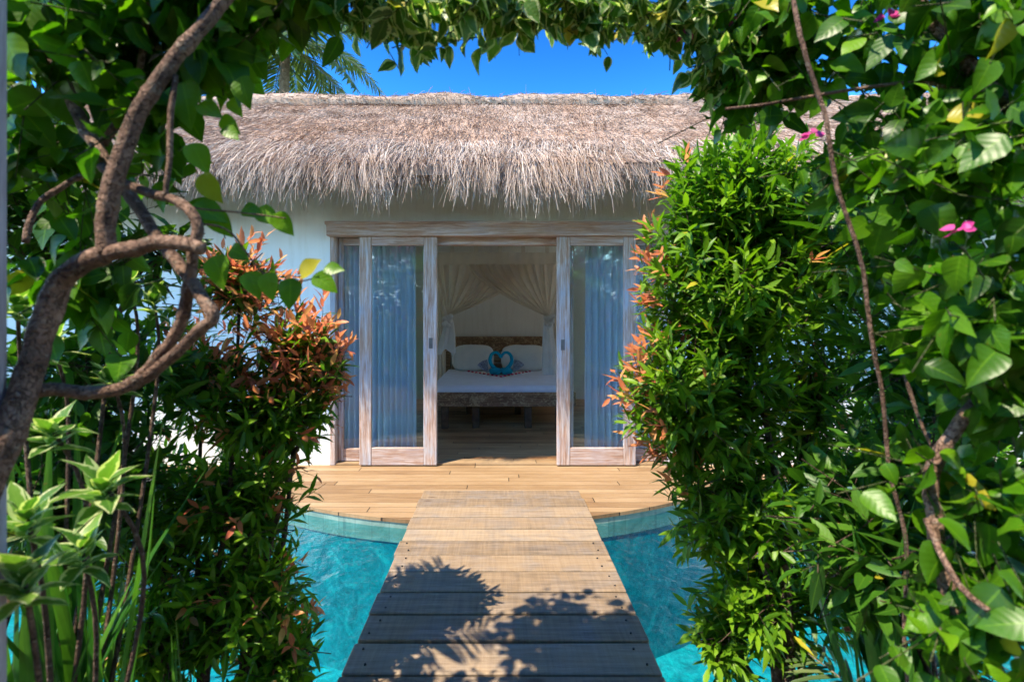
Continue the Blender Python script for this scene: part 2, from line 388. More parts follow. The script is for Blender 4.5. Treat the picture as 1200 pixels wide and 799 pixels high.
def smooth_path(pts, sub=5):
    pts = [Vector(p) for p in pts]; out = []
    for i in range(len(pts) - 1):
        p0, p1, p2, p3 = pts[max(i - 1, 0)], pts[i], pts[i + 1], pts[min(i + 2, len(pts) - 1)]
        for k in range(sub):
            t = k / sub
            out.append(0.5 * ((2 * p1) + (p2 - p0) * t + (2 * p0 - 5 * p1 + 4 * p2 - p3) * t * t + (3 * p1 - p0 - 3 * p2 + p3) * t ** 3))
    out.append(pts[-1]); return out

def np_mesh(name, V, tmpl_loops, tmpl_sizes, N, nv, mat, parent, tint=None, uv=None, smooth=True):
    """N copies of a face template over V (N*nv,3)"""
    me = bpy.data.meshes.new(name)
    tl = np.array(tmpl_loops, np.int32); ts = np.array(tmpl_sizes, np.int32)
    loops = (np.arange(N, dtype=np.int32)[:, None] * nv + tl[None]).ravel()
    totals = np.tile(ts, N); starts = np.concatenate([[0], np.cumsum(totals)[:-1]]).astype(np.int32)
    me.vertices.add(N * nv); me.vertices.foreach_set('co', V.astype(np.float32).ravel())
    me.loops.add(len(loops)); me.loops.foreach_set('vertex_index', loops)
    me.polygons.add(len(totals)); me.polygons.foreach_set('loop_start', starts); me.polygons.foreach_set('loop_total', totals.astype(np.int32))
    if smooth: me.polygons.foreach_set('use_smooth', np.ones(len(totals), dtype=bool))
    if uv is not None:
        l = me.uv_layers.new(name='UVMap'); l.data.foreach_set('uv', np.tile(uv[tl], (N, 1)).astype(np.float32).ravel())
    if tint is not None:
        at = me.attributes.new('tint', 'FLOAT', 'POINT'); at.data.foreach_set('value', np.repeat(tint, nv).astype(np.float32))
    me.update(calc_edges=True); me.validate()
    return link(name, me, mat, parent)

def nrm(a): return a / np.maximum(np.linalg.norm(a, axis=-1, keepdims=True), 1e-9)

PROFILES = {
 'lance': ([0, .18, .45, .75, 1], [0.10, .72, 1, .62, 0]),
 'ovate': ([0, .04, .11, .22, .36, .52, .68, .82, .93, 1], [0.02, .42, .76, .96, 1, .89, .66, .38, .14, 0]),
 'strap': ([0, .2, .4, .6, .8, 1], [.7, .95, 1, .9, .6, 0]),
 'leaflet': ([0, .15, .5, .8, 1], [.3, .9, 1, .6, 0]),
}
def leaves(name, pos, dr, nm, ln, wd, prof, mat, parent, tint, curl=0.15, fold=0.25):
    u, w = PROFILES[prof]; N = len(pos)
    if N == 0: return None
    dr = nrm(dr); nm = nrm(nm - (nm * dr).sum(1, keepdims=True) * dr); side = np.cross(dr, nm)
    ln = np.broadcast_to(ln, N); wd = np.broadcast_to(wd, N); curl = np.broadcast_to(curl, N); fold = np.broadcast_to(fold, N)
    rows = []; uvs = []; ph = rng.random(N) * 6.28; bend = rng.normal(0, .09, N)
    for k, (uu, ww) in enumerate(zip(u, w)):
        last = k == len(u) - 1
        for vx in ((0,) if last else (-1, 0, 1)):
            q = pos + dr * (uu * ln * (1 - 0.25 * np.abs(curl) * uu))[:, None] + side * (vx * ww * wd / 2 + bend * uu * uu * ln)[:, None] \
                + nm * (fold * abs(vx) * ww * wd / 2 - curl * uu * uu * ln + abs(vx) * .07 * wd * ww * np.sin(uu * 9 + ph + vx * 1.3))[:, None]
            rows.append(q); uvs.append((0.5 + vx / 2, uu))
    V = np.stack(rows, 1).reshape(-1, 3); nv = len(rows)
    loops = []; sizes = []
    for k in range(len(u) - 2):
        a = 3 * k; loops += [a, a + 1, a + 4, a + 3, a + 1, a + 2, a + 5, a + 4]; sizes += [4, 4]
    a = 3 * (len(u) - 2); loops += [a, a + 1, a + 3, a + 1, a + 2, a + 3]; sizes += [3, 3]
    return np_mesh(name, V, loops, sizes, N, nv, mat, parent, tint, np.array(uvs))

def sticks(name, a, b, ra, rb, mat, parent):
    """N thin 4-sided tapered twigs, slightly bowed"""
    N = len(a); d = nrm(b - a); e = nrm(np.cross(d, np.array([0.3, 0.8, 0.45]))); f = np.cross(d, e)
    ra = np.broadcast_to(ra, N); rb = np.broadcast_to(rb, N); rows = []
    mid = (a + b) / 2 + rng.normal(0, 0.06, (N, 3)) * np.linalg.norm(b - a, axis=1)[:, None]
    for c, r in ((a, ra), (mid, (ra + rb) / 2), (b, rb)):
        for k in range(4):
            th = math.pi / 2 * k; rows.append(c + (e * math.cos(th) + f * math.sin(th)) * r[:, None])
    V = np.stack(rows, 1).reshape(-1, 3); loops = []; sizes = []
    for j in range(2):
        for k in range(4):
            k2 = (k + 1) % 4; loops += [j * 4 + k, j * 4 + k2, j * 4 + 4 + k2, j * 4 + 4 + k]; sizes.append(4)
    return np_mesh(name, V, loops, sizes, N, 12, mat, parent)

def project(p):
    d = np.maximum(p[:, 1], 0.05)
    return CX + p[:, 0] / d * F, CY - (p[:, 2] - H) / d * F, p[:, 1]

# outline of the clear view through the archway, as the plants have been trimmed
OPEN = np.array([(196,150),(225,118),(262,112),(283,92),(300,70),(330,52),(365,50),(385,34),(425,48),(452,84),(480,80),(500,58),(540,46),(575,52),(600,38),(640,40),(672,42),
 (698,52),(716,62),(734,28),(752,34),(772,60),(800,84),(822,112),(832,138),(800,152),(765,168),(742,190),(740,232),(724,262),(728,330),(716,386),
 (713,450),(722,505),(740,545),(762,585),(792,604),(764,632),(790,684),(796,722),(812,762),(830,810),(352,810),(378,772),(374,716),(352,664),
 (345,622),(338,592),(364,556),(392,520),(400,480),(412,430),(411,384),(398,352),(372,318),(336,282),(300,262),(268,246),(246,238),(236,214),(205,190)], float)
def inside(x, y, poly=OPEN):
    c = np.zeros(len(x), bool); n = len(poly); j = n - 1
    for i in range(n):
        xi, yi = poly[i]; xj, yj = poly[j]
        c ^= ((yi > y) != (yj > y)) & (x < (xj - xi) * (y - yi) / (yj - yi + 1e-12) + xi); j = i
    return c
def trimmed(p, slack=0.0):
    x, y, d = project(p); x = x + rng.normal(0, 10, len(x)); y = y + rng.normal(0, 8, len(x))
    return ~((d > 0.15) & inside(x, y) & (rng.random(len(p)) > slack))

def B(px, py, d, rx, ry, rd, n):            # a clump of a crown: centre, half sizes, number of twigs
    return (np.array(P(px, py, d)), np.array((rx / F * d, rd, ry / F * d)), n)

def grow(blobs, twig=0.22, nleaf=9, up=0.4, spread=(75, 25), shell=0.45, slack=0.03, hang=0.0, trim=True):
    A = []; E = []
    for c, r, n in blobs:
        q = nrm(rng.normal(size=(n, 3))) * (rng.random(n) ** shell)[:, None]
        p = c + q * r
        d = nrm(nrm(q / r + 1e-6) * 0.9 + np.array([0, 0, up]) + rng.normal(0, .35, (n, 3)))
        A.append(p - d * twig * rng.uniform(.6, 1.1, n)[:, None]); E.append(p)
    A = np.concatenate(A); E = np.concatenate(E)
    if trim:
        k = trimmed(E, slack) & trimmed(A, 0) & trimmed((A + E) / 2, 0); A, E = A[k], E[k]
    d = nrm(E - A); L = np.linalg.norm(E - A, axis=1); N = len(A)
    e = nrm(np.cross(d, rng.normal(size=(N, 3)))); f = np.cross(d, e)
    pos = []; dr = []; nm = []; rank = []; tid = []
    ph = rng.random(N) * 6.28
    for k in range(nleaf):
        t = .15 + .87 * k / max(nleaf - 1, 1)
        a = np.radians(spread[0] + (spread[1] - spread[0]) * (k / max(nleaf - 1, 1)) + rng.normal(0, 9, N))
        th = ph + k * 2.4 + rng.normal(0, .25, N)
        o = e * np.cos(th)[:, None] + f * np.sin(th)[:, None]
        v = nrm(d * np.cos(a)[:, None] + o * np.sin(a)[:, None] + np.array([0, 0, -hang]))
        pos.append(A + d * (L * t)[:, None]); dr.append(v)
        nm.append(d * .5 + np.array([0, 0, .9]) + rng.normal(0, .35, (N, 3))); rank.append(np.full(N, k)); tid.append(np.arange(N))
    pos, dr, nm, rank, tid = (np.concatenate(x) for x in (pos, dr, nm, rank, tid))
    return A, E, pos, dr, nm, rank, tid

def clear_tips(pos, dr, ln, slack=0.25):
    return trimmed(pos + dr * (np.broadcast_to(ln, len(pos)) * .6)[:, None], slack)

# ------------------------------------------------------------------ world, sun, camera
T = Vector((0.45, 0.38, -1.0)).normalized()            # the way the sunlight travels
elev = math.asin(-T.z); az = math.atan2(-T.x, -T.y)
w = bpy.data.worlds.new('World'); S.world = w; w.use_nodes = True; wn = w.node_tree; wn.nodes.clear(); g = NT(wn)
sky = g.n('ShaderNodeTexSky', sky_type='NISHITA', sun_disc=False, sun_elevation=elev, sun_rotation=az, air_density=1.0, dust_density=0.0, ozone_density=2.5)
# a polarised tropical sky: deep blue overhead, bright pale haze near the horizon
sp_ = g.n('ShaderNodeSeparateColor', {'Color': sky.outputs[0]})
ch = [g.math('MINIMUM', g.math('MULTIPLY', g.math('POWER', g.math('DIVIDE', sp_.outputs[c], q), p_), k_), mx) for c, q, p_, k_, mx in ((0, 1.2, 3.8, .06, 6.5), (1, 2.1, 3.0, .50, 7.4), (2, 3.7, 2.6, 1.55, 8.2))]
hs = g.n('ShaderNodeCombineColor', {0: ch[0], 1: ch[1], 2: ch[2]})
bg = g.n('ShaderNodeBackground', {'Color': hs.outputs[0], 'Strength': 0.15})
g.n('ShaderNodeOutputWorld', {'Surface': bg.outputs[0]})
sl = bpy.data.lights.new('sun', 'SUN'); sl.energy = 2.0; sl.angle = R(0.5); sl.color = (1.0, 0.87, 0.69)
so = bpy.data.objects.new('sun', sl); COL.objects.link(so); so.rotation_euler = T.to_track_quat('-Z', 'Y').to_euler(); so.location = (-6, -5, 10)
cam = bpy.data.cameras.new('camera'); co = bpy.data.objects.new('camera', cam); COL.objects.link(co)
co.location = (0, 0, H); co.rotation_euler = (R(90), 0, 0)
cam.sensor_width = 36; cam.lens = F / 1200 * 36; cam.shift_x = (600 - CX) / 1200; cam.shift_y = (CY - 399.5) / 1200
cam.clip_start = 0.02; cam.clip_end = 1000
cam.dof.use_dof = True; cam.dof.focus_distance = 4.4; cam.dof.aperture_fstop = 3.2
S.camera = co
S.view_settings.view_transform = 'Standard'; S.view_settings.look = 'None'; S.view_settings.gamma = 1; S.view_settings.exposure = 2.62
S.view_settings.use_curve_mapping = False

# ------------------------------------------------------------------ ground, pool, deck
def deck_edge(x): return min(4.2, 3.36 + 0.17 * (x + 0.15) ** 2)
WATER = -0.066; BED = 1.72
g_ = MB()
def quad(m, x0, x1, y0, y1, z): m._add([(x0, y0, z), (x1, y0, z), (x1, y1, z), (x0, y1, z)], [(0, 1, 2, 3)])
for r in ((-300, 300, 5.0, 400), (-300, 300, -300, -6), (-300, -7, -6, 5.0), (7, 300, -6, 5.0)): quad(g_, *r, -0.12)
tag(g_.build('ground', M['ground']), kind='structure')
b = MB()
def soil(u, v):
    x = -7 + 14 * u; y = -6 + (BED + 6) * v
    return (x, y, -0.10 + 0.05 * mnoise.noise(Vector((x * 1.7, y * 1.7, 0))) * (1 if v < 1 else 0))
b.grid(soil, 70, 40); b._add([(-7, BED, -0.10), (7, BED, -0.10), (7, BED, -1.2), (-7, BED, -1.2)], [(0, 1, 2, 3)])
tag(b.build('planting_bed', M['soil'], smooth=False), kind='structure')
b = MB(); n = 60; xs = [-7 + 14 * i / n for i in range(n + 1)]
for i in range(n):
    xa, xb = xs[i], xs[i + 1]; ya, yb = deck_edge(xa), deck_edge(xb)
    b._add([(xa, BED + .005, -1.15), (xb, BED + .005, -1.15), (xb, yb, -1.15), (xa, ya, -1.15)], [(0, 1, 2, 3)])
    b._add([(xa, ya - .004, -1.15), (xb, yb - .004, -1.15), (xb, yb - .004, -0.16), (xa, ya - .004, -0.16)], [(0, 1, 2, 3)])
b._add([(-6.99, BED, -1.15), (-6.99, 4.2, -1.15), (-6.99, 4.2, -.1), (-6.99, BED, -.1)], [(0, 1, 2, 3)])
b._add([(6.99, BED, -1.15), (6.99, 4.2, -1.15), (6.99, 4.2, -.1), (6.99, BED, -.1)], [(0, 1, 2, 3)])
b._add([(-7, BED + .004, -1.15), (7, BED + .004, -1.15), (7, BED + .004, -.14), (-7, BED + .004, -.14)], [(0, 1, 2, 3)])
tag(b.build('pool_basin', M['basin']), kind='structure')
b = MB()                                                  # band of stone tiles under the lip of the deck
for i in range(n):
    xa, xb = xs[i], xs[i + 1]; ya, yb = deck_edge(xa), deck_edge(xb)
    b._add([(xa, ya - .012, -0.17), (xb, yb - .012, -0.17), (xb, yb - .012, -0.026), (xa, ya - .012, -0.026)], [(0, 1, 2, 3)])
tag(b.build('pool_edge_tiles', M['coping']), kind='structure')
b = MB()
def wat(u, v):
    x = -6.98 + 13.96 * u; y0 = BED + .006; y = y0 + (deck_edge(x) - .013 - y0) * v
    return (x, y, WATER)
b.grid(wat, n, 20); tag(b.build('pool_water', M['water'], smooth=True), kind='structure')
b = MB()
for i in range(n):
    xa, xb = xs[i], xs[i + 1]; ya, yb = deck_edge(xa) - .02, deck_edge(xb) - .02
    b._add([(xa, ya, 0), (xb, yb, 0), (xb, 4.70, 0), (xa, 4.70, 0), (xa, ya, -.025), (xb, yb, -.025), (xb, 4.70, -.025), (xa, 4.70, -.025)],
           [(0, 1, 2, 3), (4, 5, 1, 0), (7, 6, 5, 4)])
tag(b.build('deck', M['deck']), kind='structure')

# ------------------------------------------------------------------ boardwalk
bw = empty('boardwalk', (0, 1.5, 0), 'narrow boardwalk of wide weathered planks crossing the pool to the open doors', 'boardwalk')
def part(mb, name, mat, parent, **k):
    o = mb.build(name, mat, parent, **k)
    o.matrix_parent_inverse = __import__('mathutils').Matrix.Translation(-parent.location); return o
edges = [3.87, 3.69, 3.53, 3.35, 3.17, 3.0, 2.82, 2.63, 2.43, 2.25, 2.06, 1.87]
while edges[-1] > -1.6: edges.append(edges[-1] - random.uniform(.17, .2))
b = MB()
for i in range(len(edges) - 1):
    y1, y0 = edges[i] - .004, edges[i + 1] + .004
    gap = .004 if i < 7 else .006
    xl = -.61 + random.uniform(-.008, .008); xr = .63 + random.uniform(-.008, .008); zt = .034 + random.uniform(-.003, .003)
    b.box(xl, xr, y0 + gap / 2, y1 - gap / 2, zt - .032, zt, .004, random.random(), .0012)
part(b, 'planks', M['board'], bw, tint=True)
b = MB(); b.box(-.5, -.42, 1.5, 3.34, -.2, .0); b.box(.42, .5, 1.5, 3.34, -.2, .0); part(b, 'bearer_beams', M['dark_bark'], bw)
scr = None
for i in range(5, 11):
    ym = (edges[i] + edges[i + 1]) / 2
    for x in (-.55, .57):
        for dy in (-.045, .045):
            if scr is None:
                b = MB(); b.tube([(0, 0, -.006), (0, 0, 0)], [.005, .0045], 8); scr = b.build('screw', M['dark_metal'], bw); o_ = scr
            else:
                o_ = scr.copy(); COL.objects.link(o_); o_.parent = bw
            o_.location = Vector((x + random.uniform(-.02, .02), ym + dy, .0395)) - bw.location

# ------------------------------------------------------------------ the villa
WY = 4.65; XL, XR = PX(387, WY), PX(781, WY)
villa = empty('thatched_villa', (0, WY, 0), 'white villa with shaggy thatched roof and open sliding doors behind the pool', 'building')
Z_H = PZ(277, WY)
wb = MB()
wb.box(-5.6, XL, WY, WY + .14, -.1, 2.86); wb.box(XR, 5.6, WY, WY + .14, -.1, 2.86); wb.box(XL, XR, WY, WY + .14, Z_H, 2.86)

wb.box(-5.6, -5.48, WY + .14, 8.45, -.1, 2.8); wb.box(5.48, 5.6, WY + .14, 8.45, -.1, 2.8)
part(wb, 'wall', M['wall'], villa)
wb = MB()
for xa_, xb_, za_, zb_ in ((-5.6, -2.6, -.1, 2.86), (2.6, 5.6, -.1, 2.86), (-1.7, 1.7, -.1, 2.86), (-2.6, -1.7, -.1, .3), (1.7, 2.6, -.1, .3), (-2.6, -1.7, 2.45, 2.86), (1.7, 2.6, 2.45, 2.86)): wb.box(xa_, xb_, 8.45, 8.6, za_, zb_)  # unseen window gaps left in the back wall, added to brighten the room
wb.box(-2.9, -2.8, WY + .14, 8.45, -.1, 2.8); wb.box(2.8, 2.9, WY + .14, 8.45, -.1, 2.8)
part(wb, 'room_wall', M['room_wall'], villa)
b = MB()
for xa_, xb_, ya_, yb_ in ((-2.8, 1.35, WY + .14, 8.45), (2.7, 2.8, WY + .14, 8.45), (1.35, 2.7, WY + .14, 6.85), (1.35, 2.7, 8.35, 8.45)): b.box(xa_, xb_, ya_, yb_, 2.72, 2.78)  # gap under the added roof opening, passes sun into the room
part(b, 'ceiling', M['wall'], villa)
b = MB(); b._add([(-2.8, 4.70, .001), (2.8, 4.70, .001), (2.8, 8.45, .001), (-2.8, 8.45, .001)], [(0, 1, 2, 3)]); part(b, 'room_floor', M['floor'], villa)
# roof body
EY, EZ, RY, RZ = 3.98, 2.66, 6.5, 4.27; sl_ = (RZ - EZ) / (RY - EY)
b = MB()
prof = [(EY, EZ), (RY, RZ), (2 * RY - EY, EZ), (2 * RY - EY, EZ - .20), (RY, RZ - .32), (EY, EZ - .09)]
def roofz(x, y): return .035 * mnoise.noise(Vector((x * 1.1, y * 1.6, 3)))
NX = 56
HX0, HX1, HY0, HY1 = .8, 2.3, 6.62, 8.2                    # unseen opening in the rear slope, added so sun brightens the room
def rear(y, k): return RZ - (y - RY) * sl_ - (.32 + (.20 - .32) * (y - RY) / (RY - EY) if k else 0)
for k in (0, 1):
    for xa, xb, ya, yb in ((-6, HX0, RY, 2 * RY - EY), (HX1, 6, RY, 2 * RY - EY), (HX0, HX1, RY, HY0), (HX0, HX1, HY1, 2 * RY - EY)):
        b._add([(xa, ya, rear(ya, k)), (xb, ya, rear(ya, k)), (xb, yb, rear(yb, k)), (xa, yb, rear(yb, k))], [(0, 1, 2, 3)])
for xa, ya, xb, yb in ((HX0, HY0, HX1, HY0), (HX1, HY0, HX1, HY1), (HX1, HY1, HX0, HY1), (HX0, HY1, HX0, HY0)):
    b._add([(xa, ya, rear(ya, 0)), (xb, yb, rear(yb, 0)), (xb, yb, rear(yb, 1)), (xa, ya, rear(ya, 1))], [(0, 1, 2, 3)])
for j in (0, 2, 4, 5):
    if j == 4: continue
    (ya, za), (yb, zb) = prof[j], prof[(j + 1) % 6]
    b.grid(lambda u, v: (-6.0 + 12 * u, ya + (yb - ya) * v, za + (zb - za) * v + (roofz(-6 + 12 * u, ya + (yb - ya) * v) if j < 2 else 0)), NX, 8 if j < 2 else 1)
b.grid(lambda u, v: (-6.0 + 12 * u, RY + (EY - RY) * v, RZ - .32 + (EZ - .09 - RZ + .32) * v), NX, 1)
for x in (-6.0, 6.0): b._add([(x, y, z) for y, z in prof], [(0, 1, 4, 5), (1, 2, 3, 4)])
roof = part(b, 'thatch_roof', M['thatch'], villa, smooth=True, tint=True)

def strands(name, p0, d0, d1, ln, wd, mat, parent, tint, rows=4):
    """thin straw ribbons that start along d0 and bend over to d1"""
    N = len(p0); side = nrm(np.cross(d0, rng.normal(size=(N, 3)))); V = []; p = p0.copy()
    for k in range(rows):
        t = k / (rows - 1); wk = wd * (1 - .55 * t)
        V += [p - side * (wk / 2)[:, None], p + side * (wk / 2)[:, None]]
        dd = nrm(d0 * (1 - t) + d1 * t + rng.normal(0, .05, (N, 3))); p = p + dd * (ln / (rows - 1))[:, None]
    loops = []; sizes = []
    for k in range(rows - 1): loops += [2 * k, 2 * k + 1, 2 * k + 3, 2 * k + 2]; sizes.append(4)
    o = np_mesh(name, np.stack(V, 1).reshape(-1, 3), loops, sizes, N, 2 * rows, mat, parent, tint)
    return o
ds = nrm(np.array([[0, -1, -sl_]]))[0]; rn = nrm(np.array([[0, -sl_, 1.0]]))[0]
# matted straw over the slope
N = 60000
x = rng.uniform(-6, 6, N); v = rng.random(N)
y = EY + (RY - EY) * v
p0 = np.stack([x, y, EZ + (RZ - EZ) * v + .02], 1); p0[:, 2] += np.array([roofz(a, b_) for a, b_ in zip(x, y)])
d0 = nrm(ds + rng.normal(0, .16, (N, 3)) + rn * rng.uniform(-.02, .20, N)[:, None])
ln = rng.uniform(.07, .26, N); clump = np.array([mnoise.noise(Vector((a * 3, b_ * 5, 1))) for a, b_ in zip(x, y)])
strands('straw_cover', p0, d0, nrm(d0 + np.array([0, 0, -.25])), ln, rng.uniform(.003, .008, N), M['thatch'], roof, np.clip(.48 + .75 * clump + rng.normal(0, .24, N), 0, 1), 3)
# the shaggy fringe hanging over the eave
N = 36000
x = rng.uniform(-6, 6, N); v = rng.random(N) ** 1.2 * .62                  # metres up the slope where each straw is tied
cl = np.array([mnoise.noise(Vector((a * 2.3, 0, 5))) + .7 * mnoise.noise(Vector((a * 9, b_ * 2, 9))) for a, b_ in zip(x, v)])
p0 = np.stack([x, EY + v / math.hypot(1, sl_), EZ + v * sl_ / math.hypot(1, sl_) + .03], 1)
p0 += np.outer(rng.uniform(-.12, .04, N), rn)
big = np.array([mnoise.noise(Vector((a * 1.1, 4, 8))) for a in x])
lean = np.array([mnoise.noise(Vector((a * 4, b_ * 3, 2))) for a, b_ in zip(x, v)])
d0 = nrm(ds * 1.0 + rn * rng.uniform(-.10, .07, N)[:, None] + np.stack([lean * .3, 0 * x, 0 * x], 1) + rng.normal(0, .08, (N, 3)))
d1 = nrm(np.stack([lean * .45 + rng.normal(0, .2, N), -.2 + rng.normal(0, .2, N), -np.ones(N)], 1))
ln = np.clip(.205 + v * .72 + .20 * cl + .12 * big + rng.normal(0, .06, N) + np.where(rng.random(N) < .10, rng.uniform(0, .22, N), 0), .10, 1.1)
strands('straw_fringe', p0, d0, d1, ln, rng.uniform(.0025, .007, N), M['fringe'], roof, np.clip(.55 + .3 * cl + rng.normal(0, .22, N), 0, 1), 6)
# ridge
b = MB()
def rg(u, v):
    x = -6 + 12 * u; a = math.pi * (v * 1.3 - .15)
    hgt = .06 + .05 * abs(math.sin(x * 1.55 + .6 * math.sin(x * .9))) + .03 * mnoise.noise(Vector((x * 2, 0, 0)))
    return (x, RY - .17 * math.cos(a), RZ - .03 + hgt * math.sin(a) * 1.3)
b.grid(rg, 140, 8); part(b, 'ridge_cap', M['thatch'], roof, smooth=True, tint=True)
N = 3500; x = rng.uniform(-6, 6, N); v = rng.random(N)
p0 = np.array([rg((a + 6) / 12, .1 + .55 * c) for a, c in zip(x, v)]); d0 = nrm(np.stack([rng.normal(0, .9, N), -np.abs(rng.normal(.3, .5, N)), rng.normal(-.08, .12, N)], 1))
strands('ridge_straw', p0, d0, nrm(d0 + np.array([0, 0, -.7])), rng.uniform(.05, .16, N), rng.uniform(.004, .01, N), M['thatch'], roof, rng.random(N) * .8, 3)

# door frame and lintel
D1 = 4.585
b = MB(); b.box(PX(383, D1), PX(786, D1), 4.56, 4.66, PZ(277, D1) + .003, PZ(262, D1), .008, .5, .002); part(b, 'lintel', M['door_h'], villa)
b = MB(); b.box(PX(383, D1) - .01, PX(786, D1) + .01, 4.545, 4.66, PZ(264, D1) + .002, PZ(261, D1) + .008, .004); part(b, 'lintel_cap', M['door_h'], villa)
Y_F0, Y_F1 = 4.70, 4.75
b = MB(); b.box(PX(505, 4.7), PX(662, 4.7), Y_F0 - .01, Y_F1 + .01, PZ(287.5, 4.7), PZ(275, 4.7), .006); part(b, 'head_rail', M['door_h'], villa)
b = MB(); b.box(XL, XR, 4.64, 4.80, .002, .016, .003); part(b, 'threshold', M['deck'], villa)
for sx, (a, c) in ((-1, (XL + .003, XL + .055)), (1, (XR - .055, XR - .003))):
    b = MB(); b.box(a, c, 4.63, 4.77, .0, Z_H - .003, .006, .5, .001); part(b, 'door_jamb', M['door_v'], villa)

def framed(name, x0, x1, z0, z1, y0, y1, st, top, bot, label=None, handle=None, bead=True):
    f = MB(); f.box(x0, x0 + st[0], y0, y1, z0, z1, .005, .5, .001); f.box(x1 - st[1], x1, y0, y1, z0, z1, .005, .5, .001)
    o = part(f, name, M['door_v'], villa)
    if label: o['label'] = label
    ti = __import__('mathutils').Matrix.Translation(-villa.location)
    r = MB(); r.box(x0 + st[0] + .001, x1 - st[1] - .001, y0 + .003, y1 - .003, z0, z0 + bot, .004); r.build('bottom_rail', M['door_h'], o)
    r = MB(); r.box(x0 + st[0] + .001, x1 - st[1] - .001, y0 + .003, y1 - .003, z1 - top, z1, .004); r.build('top_rail', M['door_h'], o)
    ym = (y0 + y1) / 2
    r = MB(); r.box(x0 + st[0] - .006, x1 - st[1] + .006, ym - .003, ym + .003, z0 + bot - .006, z1 - top + .006); r.build('glass_pane', M['glass'], o)
    if handle:
        hx, hz = handle
        r = MB(); w_, h_ = .018, .05
        r.box(hx - w_, hx + w_, y0 - .004, y0 + .002, hz - h_, hz - h_ + .008); r.box(hx - w_, hx + w_, y0 - .004, y0 + .002, hz + h_ - .008, hz + h_)
        r.box(hx - w_, hx - w_ + .007, y0 - .004, y0 + .002, hz - h_ + .008, hz + h_ - .008); r.box(hx + w_ - .007, hx + w_, y0 - .004, y0 + .002, hz - h_ + .008, hz + h_ - .008)
        r.box(hx - w_ + .007, hx + w_ - .007, y0 - .001, y0 + .001, hz - h_ + .008, hz + h_ - .008)
        r.build('flush_handle', M['metal'], o)
    return o
zt = PZ(277, 4.6) - .002
YS0, YS1 = 4.595, 4.637
framed('sliding_door', PX(421, 4.6), PX(512, 4.6), .012, zt, YS0, YS1, (.115, .125), .085, .165, 'sliding door on the left of the opening', (PX(505, 4.6), PZ(402, 4.6)))
framed('sliding_door', PX(652.5, 4.6), PX(745, 4.6), .012, zt, YS0, YS1, (.125, .115), .085, .165, 'sliding door on the right of the opening', (PX(659.5, 4.6), PZ(404, 4.6)))
framed('fixed_panel', XL + .058, PX(508, 4.7), .02, Z_H - .004, Y_F0, Y_F1, (.05, .10), .075, .12)
framed('fixed_panel', PX(660, 4.7), XR - .058, .02, Z_H - .004, Y_F0, Y_F1, (.10, .05), .075, .12)

# ------------------------------------------------------------------ things in the room
def curtain(x0, x1, y, z0, z1, label, folds, seed):
    b = MB(); n_ = 150; rr = random.Random(seed); off = [rr.uniform(-.4, .4) for _ in range(40)]
    def fn(u, v):
        k = u * folds; i = int(min(k, folds - 1)); ph = 2 * math.pi * k + off[i % 40] * math.sin(math.pi * (k - i))
        a = .045 * (.45 + .55 * (1 - v) ** .6) * (1 + off[(i + 7) % 40])
        return (x0 + (x1 - x0) * (u + .012 * math.sin(ph * .5 + v * 2) * v), y + a * math.sin(ph) + .01 * mnoise.noise(Vector((u * 12, v * 3, seed))), z0 + (z1 - z0) * v)
    b.grid(fn, n_, 14)
    o = b.build('curtain', M['curtain'], None, smooth=True, loc=((x0 + x1) / 2, y, z0)); tag(o, label, 'curtain', 'curtains inside the sliding doors')
curtain(XL + .02, PX(489, 4.9), 4.85, .03, 2.16, 'pleated blue curtain behind the left sliding door', 13, 3)
curtain(PX(684, 4.9), XR - .02, 4.85, .03, 2.16, 'pleated blue curtain behind the right sliding door', 11, 8)

BF, BB = 6.14, 8.32; BX0, BX1 = -.955, .955
bed = empty('bed', (0, BF, 0), 'wide double bed of flaking brown rustic timber facing the doors', 'bed')
b = MB(); b.box(BX0, BX1, BF, BF + .05, .285, .463, .006, .5, .002); part(b, 'footboard', M['carved'], bed)
for x in (BX0, BX1 - .05):
    b = MB(); b.box(x, x + .05, BF + .052, BB, .285, .455, .005); part(b, 'side_rail', M['bedwood'], bed)
b = MB(); b.box(BX0 + .055, BX1 - .055, BF + .055, BB - .01, .33, .36); part(b, 'slat_base', M['bedwood'], bed)
for x, y in ((-.70, BF + .01), (-.31, BF + .06), (.36, BF + .06), (.75, BF + .01), (-.75, 8.1), (.16, 8.1), (.8, 8.1), (-.45, 7.1), (.26, 7.1)):
    b = MB(); b.box(x - .045, x + .045, y, y + .09, .001, .283 if y < 6.16 else .329, .006); part(b, 'leg', M['leg'], bed)
hb = MB(); hb.box(-.95, .95, 8.33, 8.38, .84, 1.09, .008, .5, .003); o = part(hb, 'headboard', M['carved'], bed)
hb = MB(); hb.box(-.82, .82, 8.34, 8.37, .45, .62, .006); hb.box(-.82, .82, 8.34, 8.37, .66, .80, .006); hb.build('headboard_slat', M['bedwood'], o)
for x in (-.93, .85):
    hp = MB(); hp.box(x, x + .08, 8.325, 8.385, .001, .838, .006); hp.build('headboard_post', M['bedwood'], o)
def cush(c, r, tilt, seed, pw=.55):
    ca, sa = math.cos(tilt), math.sin(tilt)
    def fn(v):
        q = v - Vector(c); q.x *= 1 - .06 * abs(q.z / r[2]) ** 2; q.y += .018 * mnoise.noise(Vector((v.x * 6, v.z * 6, seed)))
        return Vector(c) + Vector((q.x, q.y * ca + q.z * sa, -q.y * sa + q.z * ca))
    return fn
mt = MB()
mt.grid(lambda u, v: (0, 0, 0), 1, 1); mt.v = []; mt.f = []; mt.t = []
mt.box(BX0 + .052, BX1 - .052, BF + .053, 8.30, .366, .535, .035)
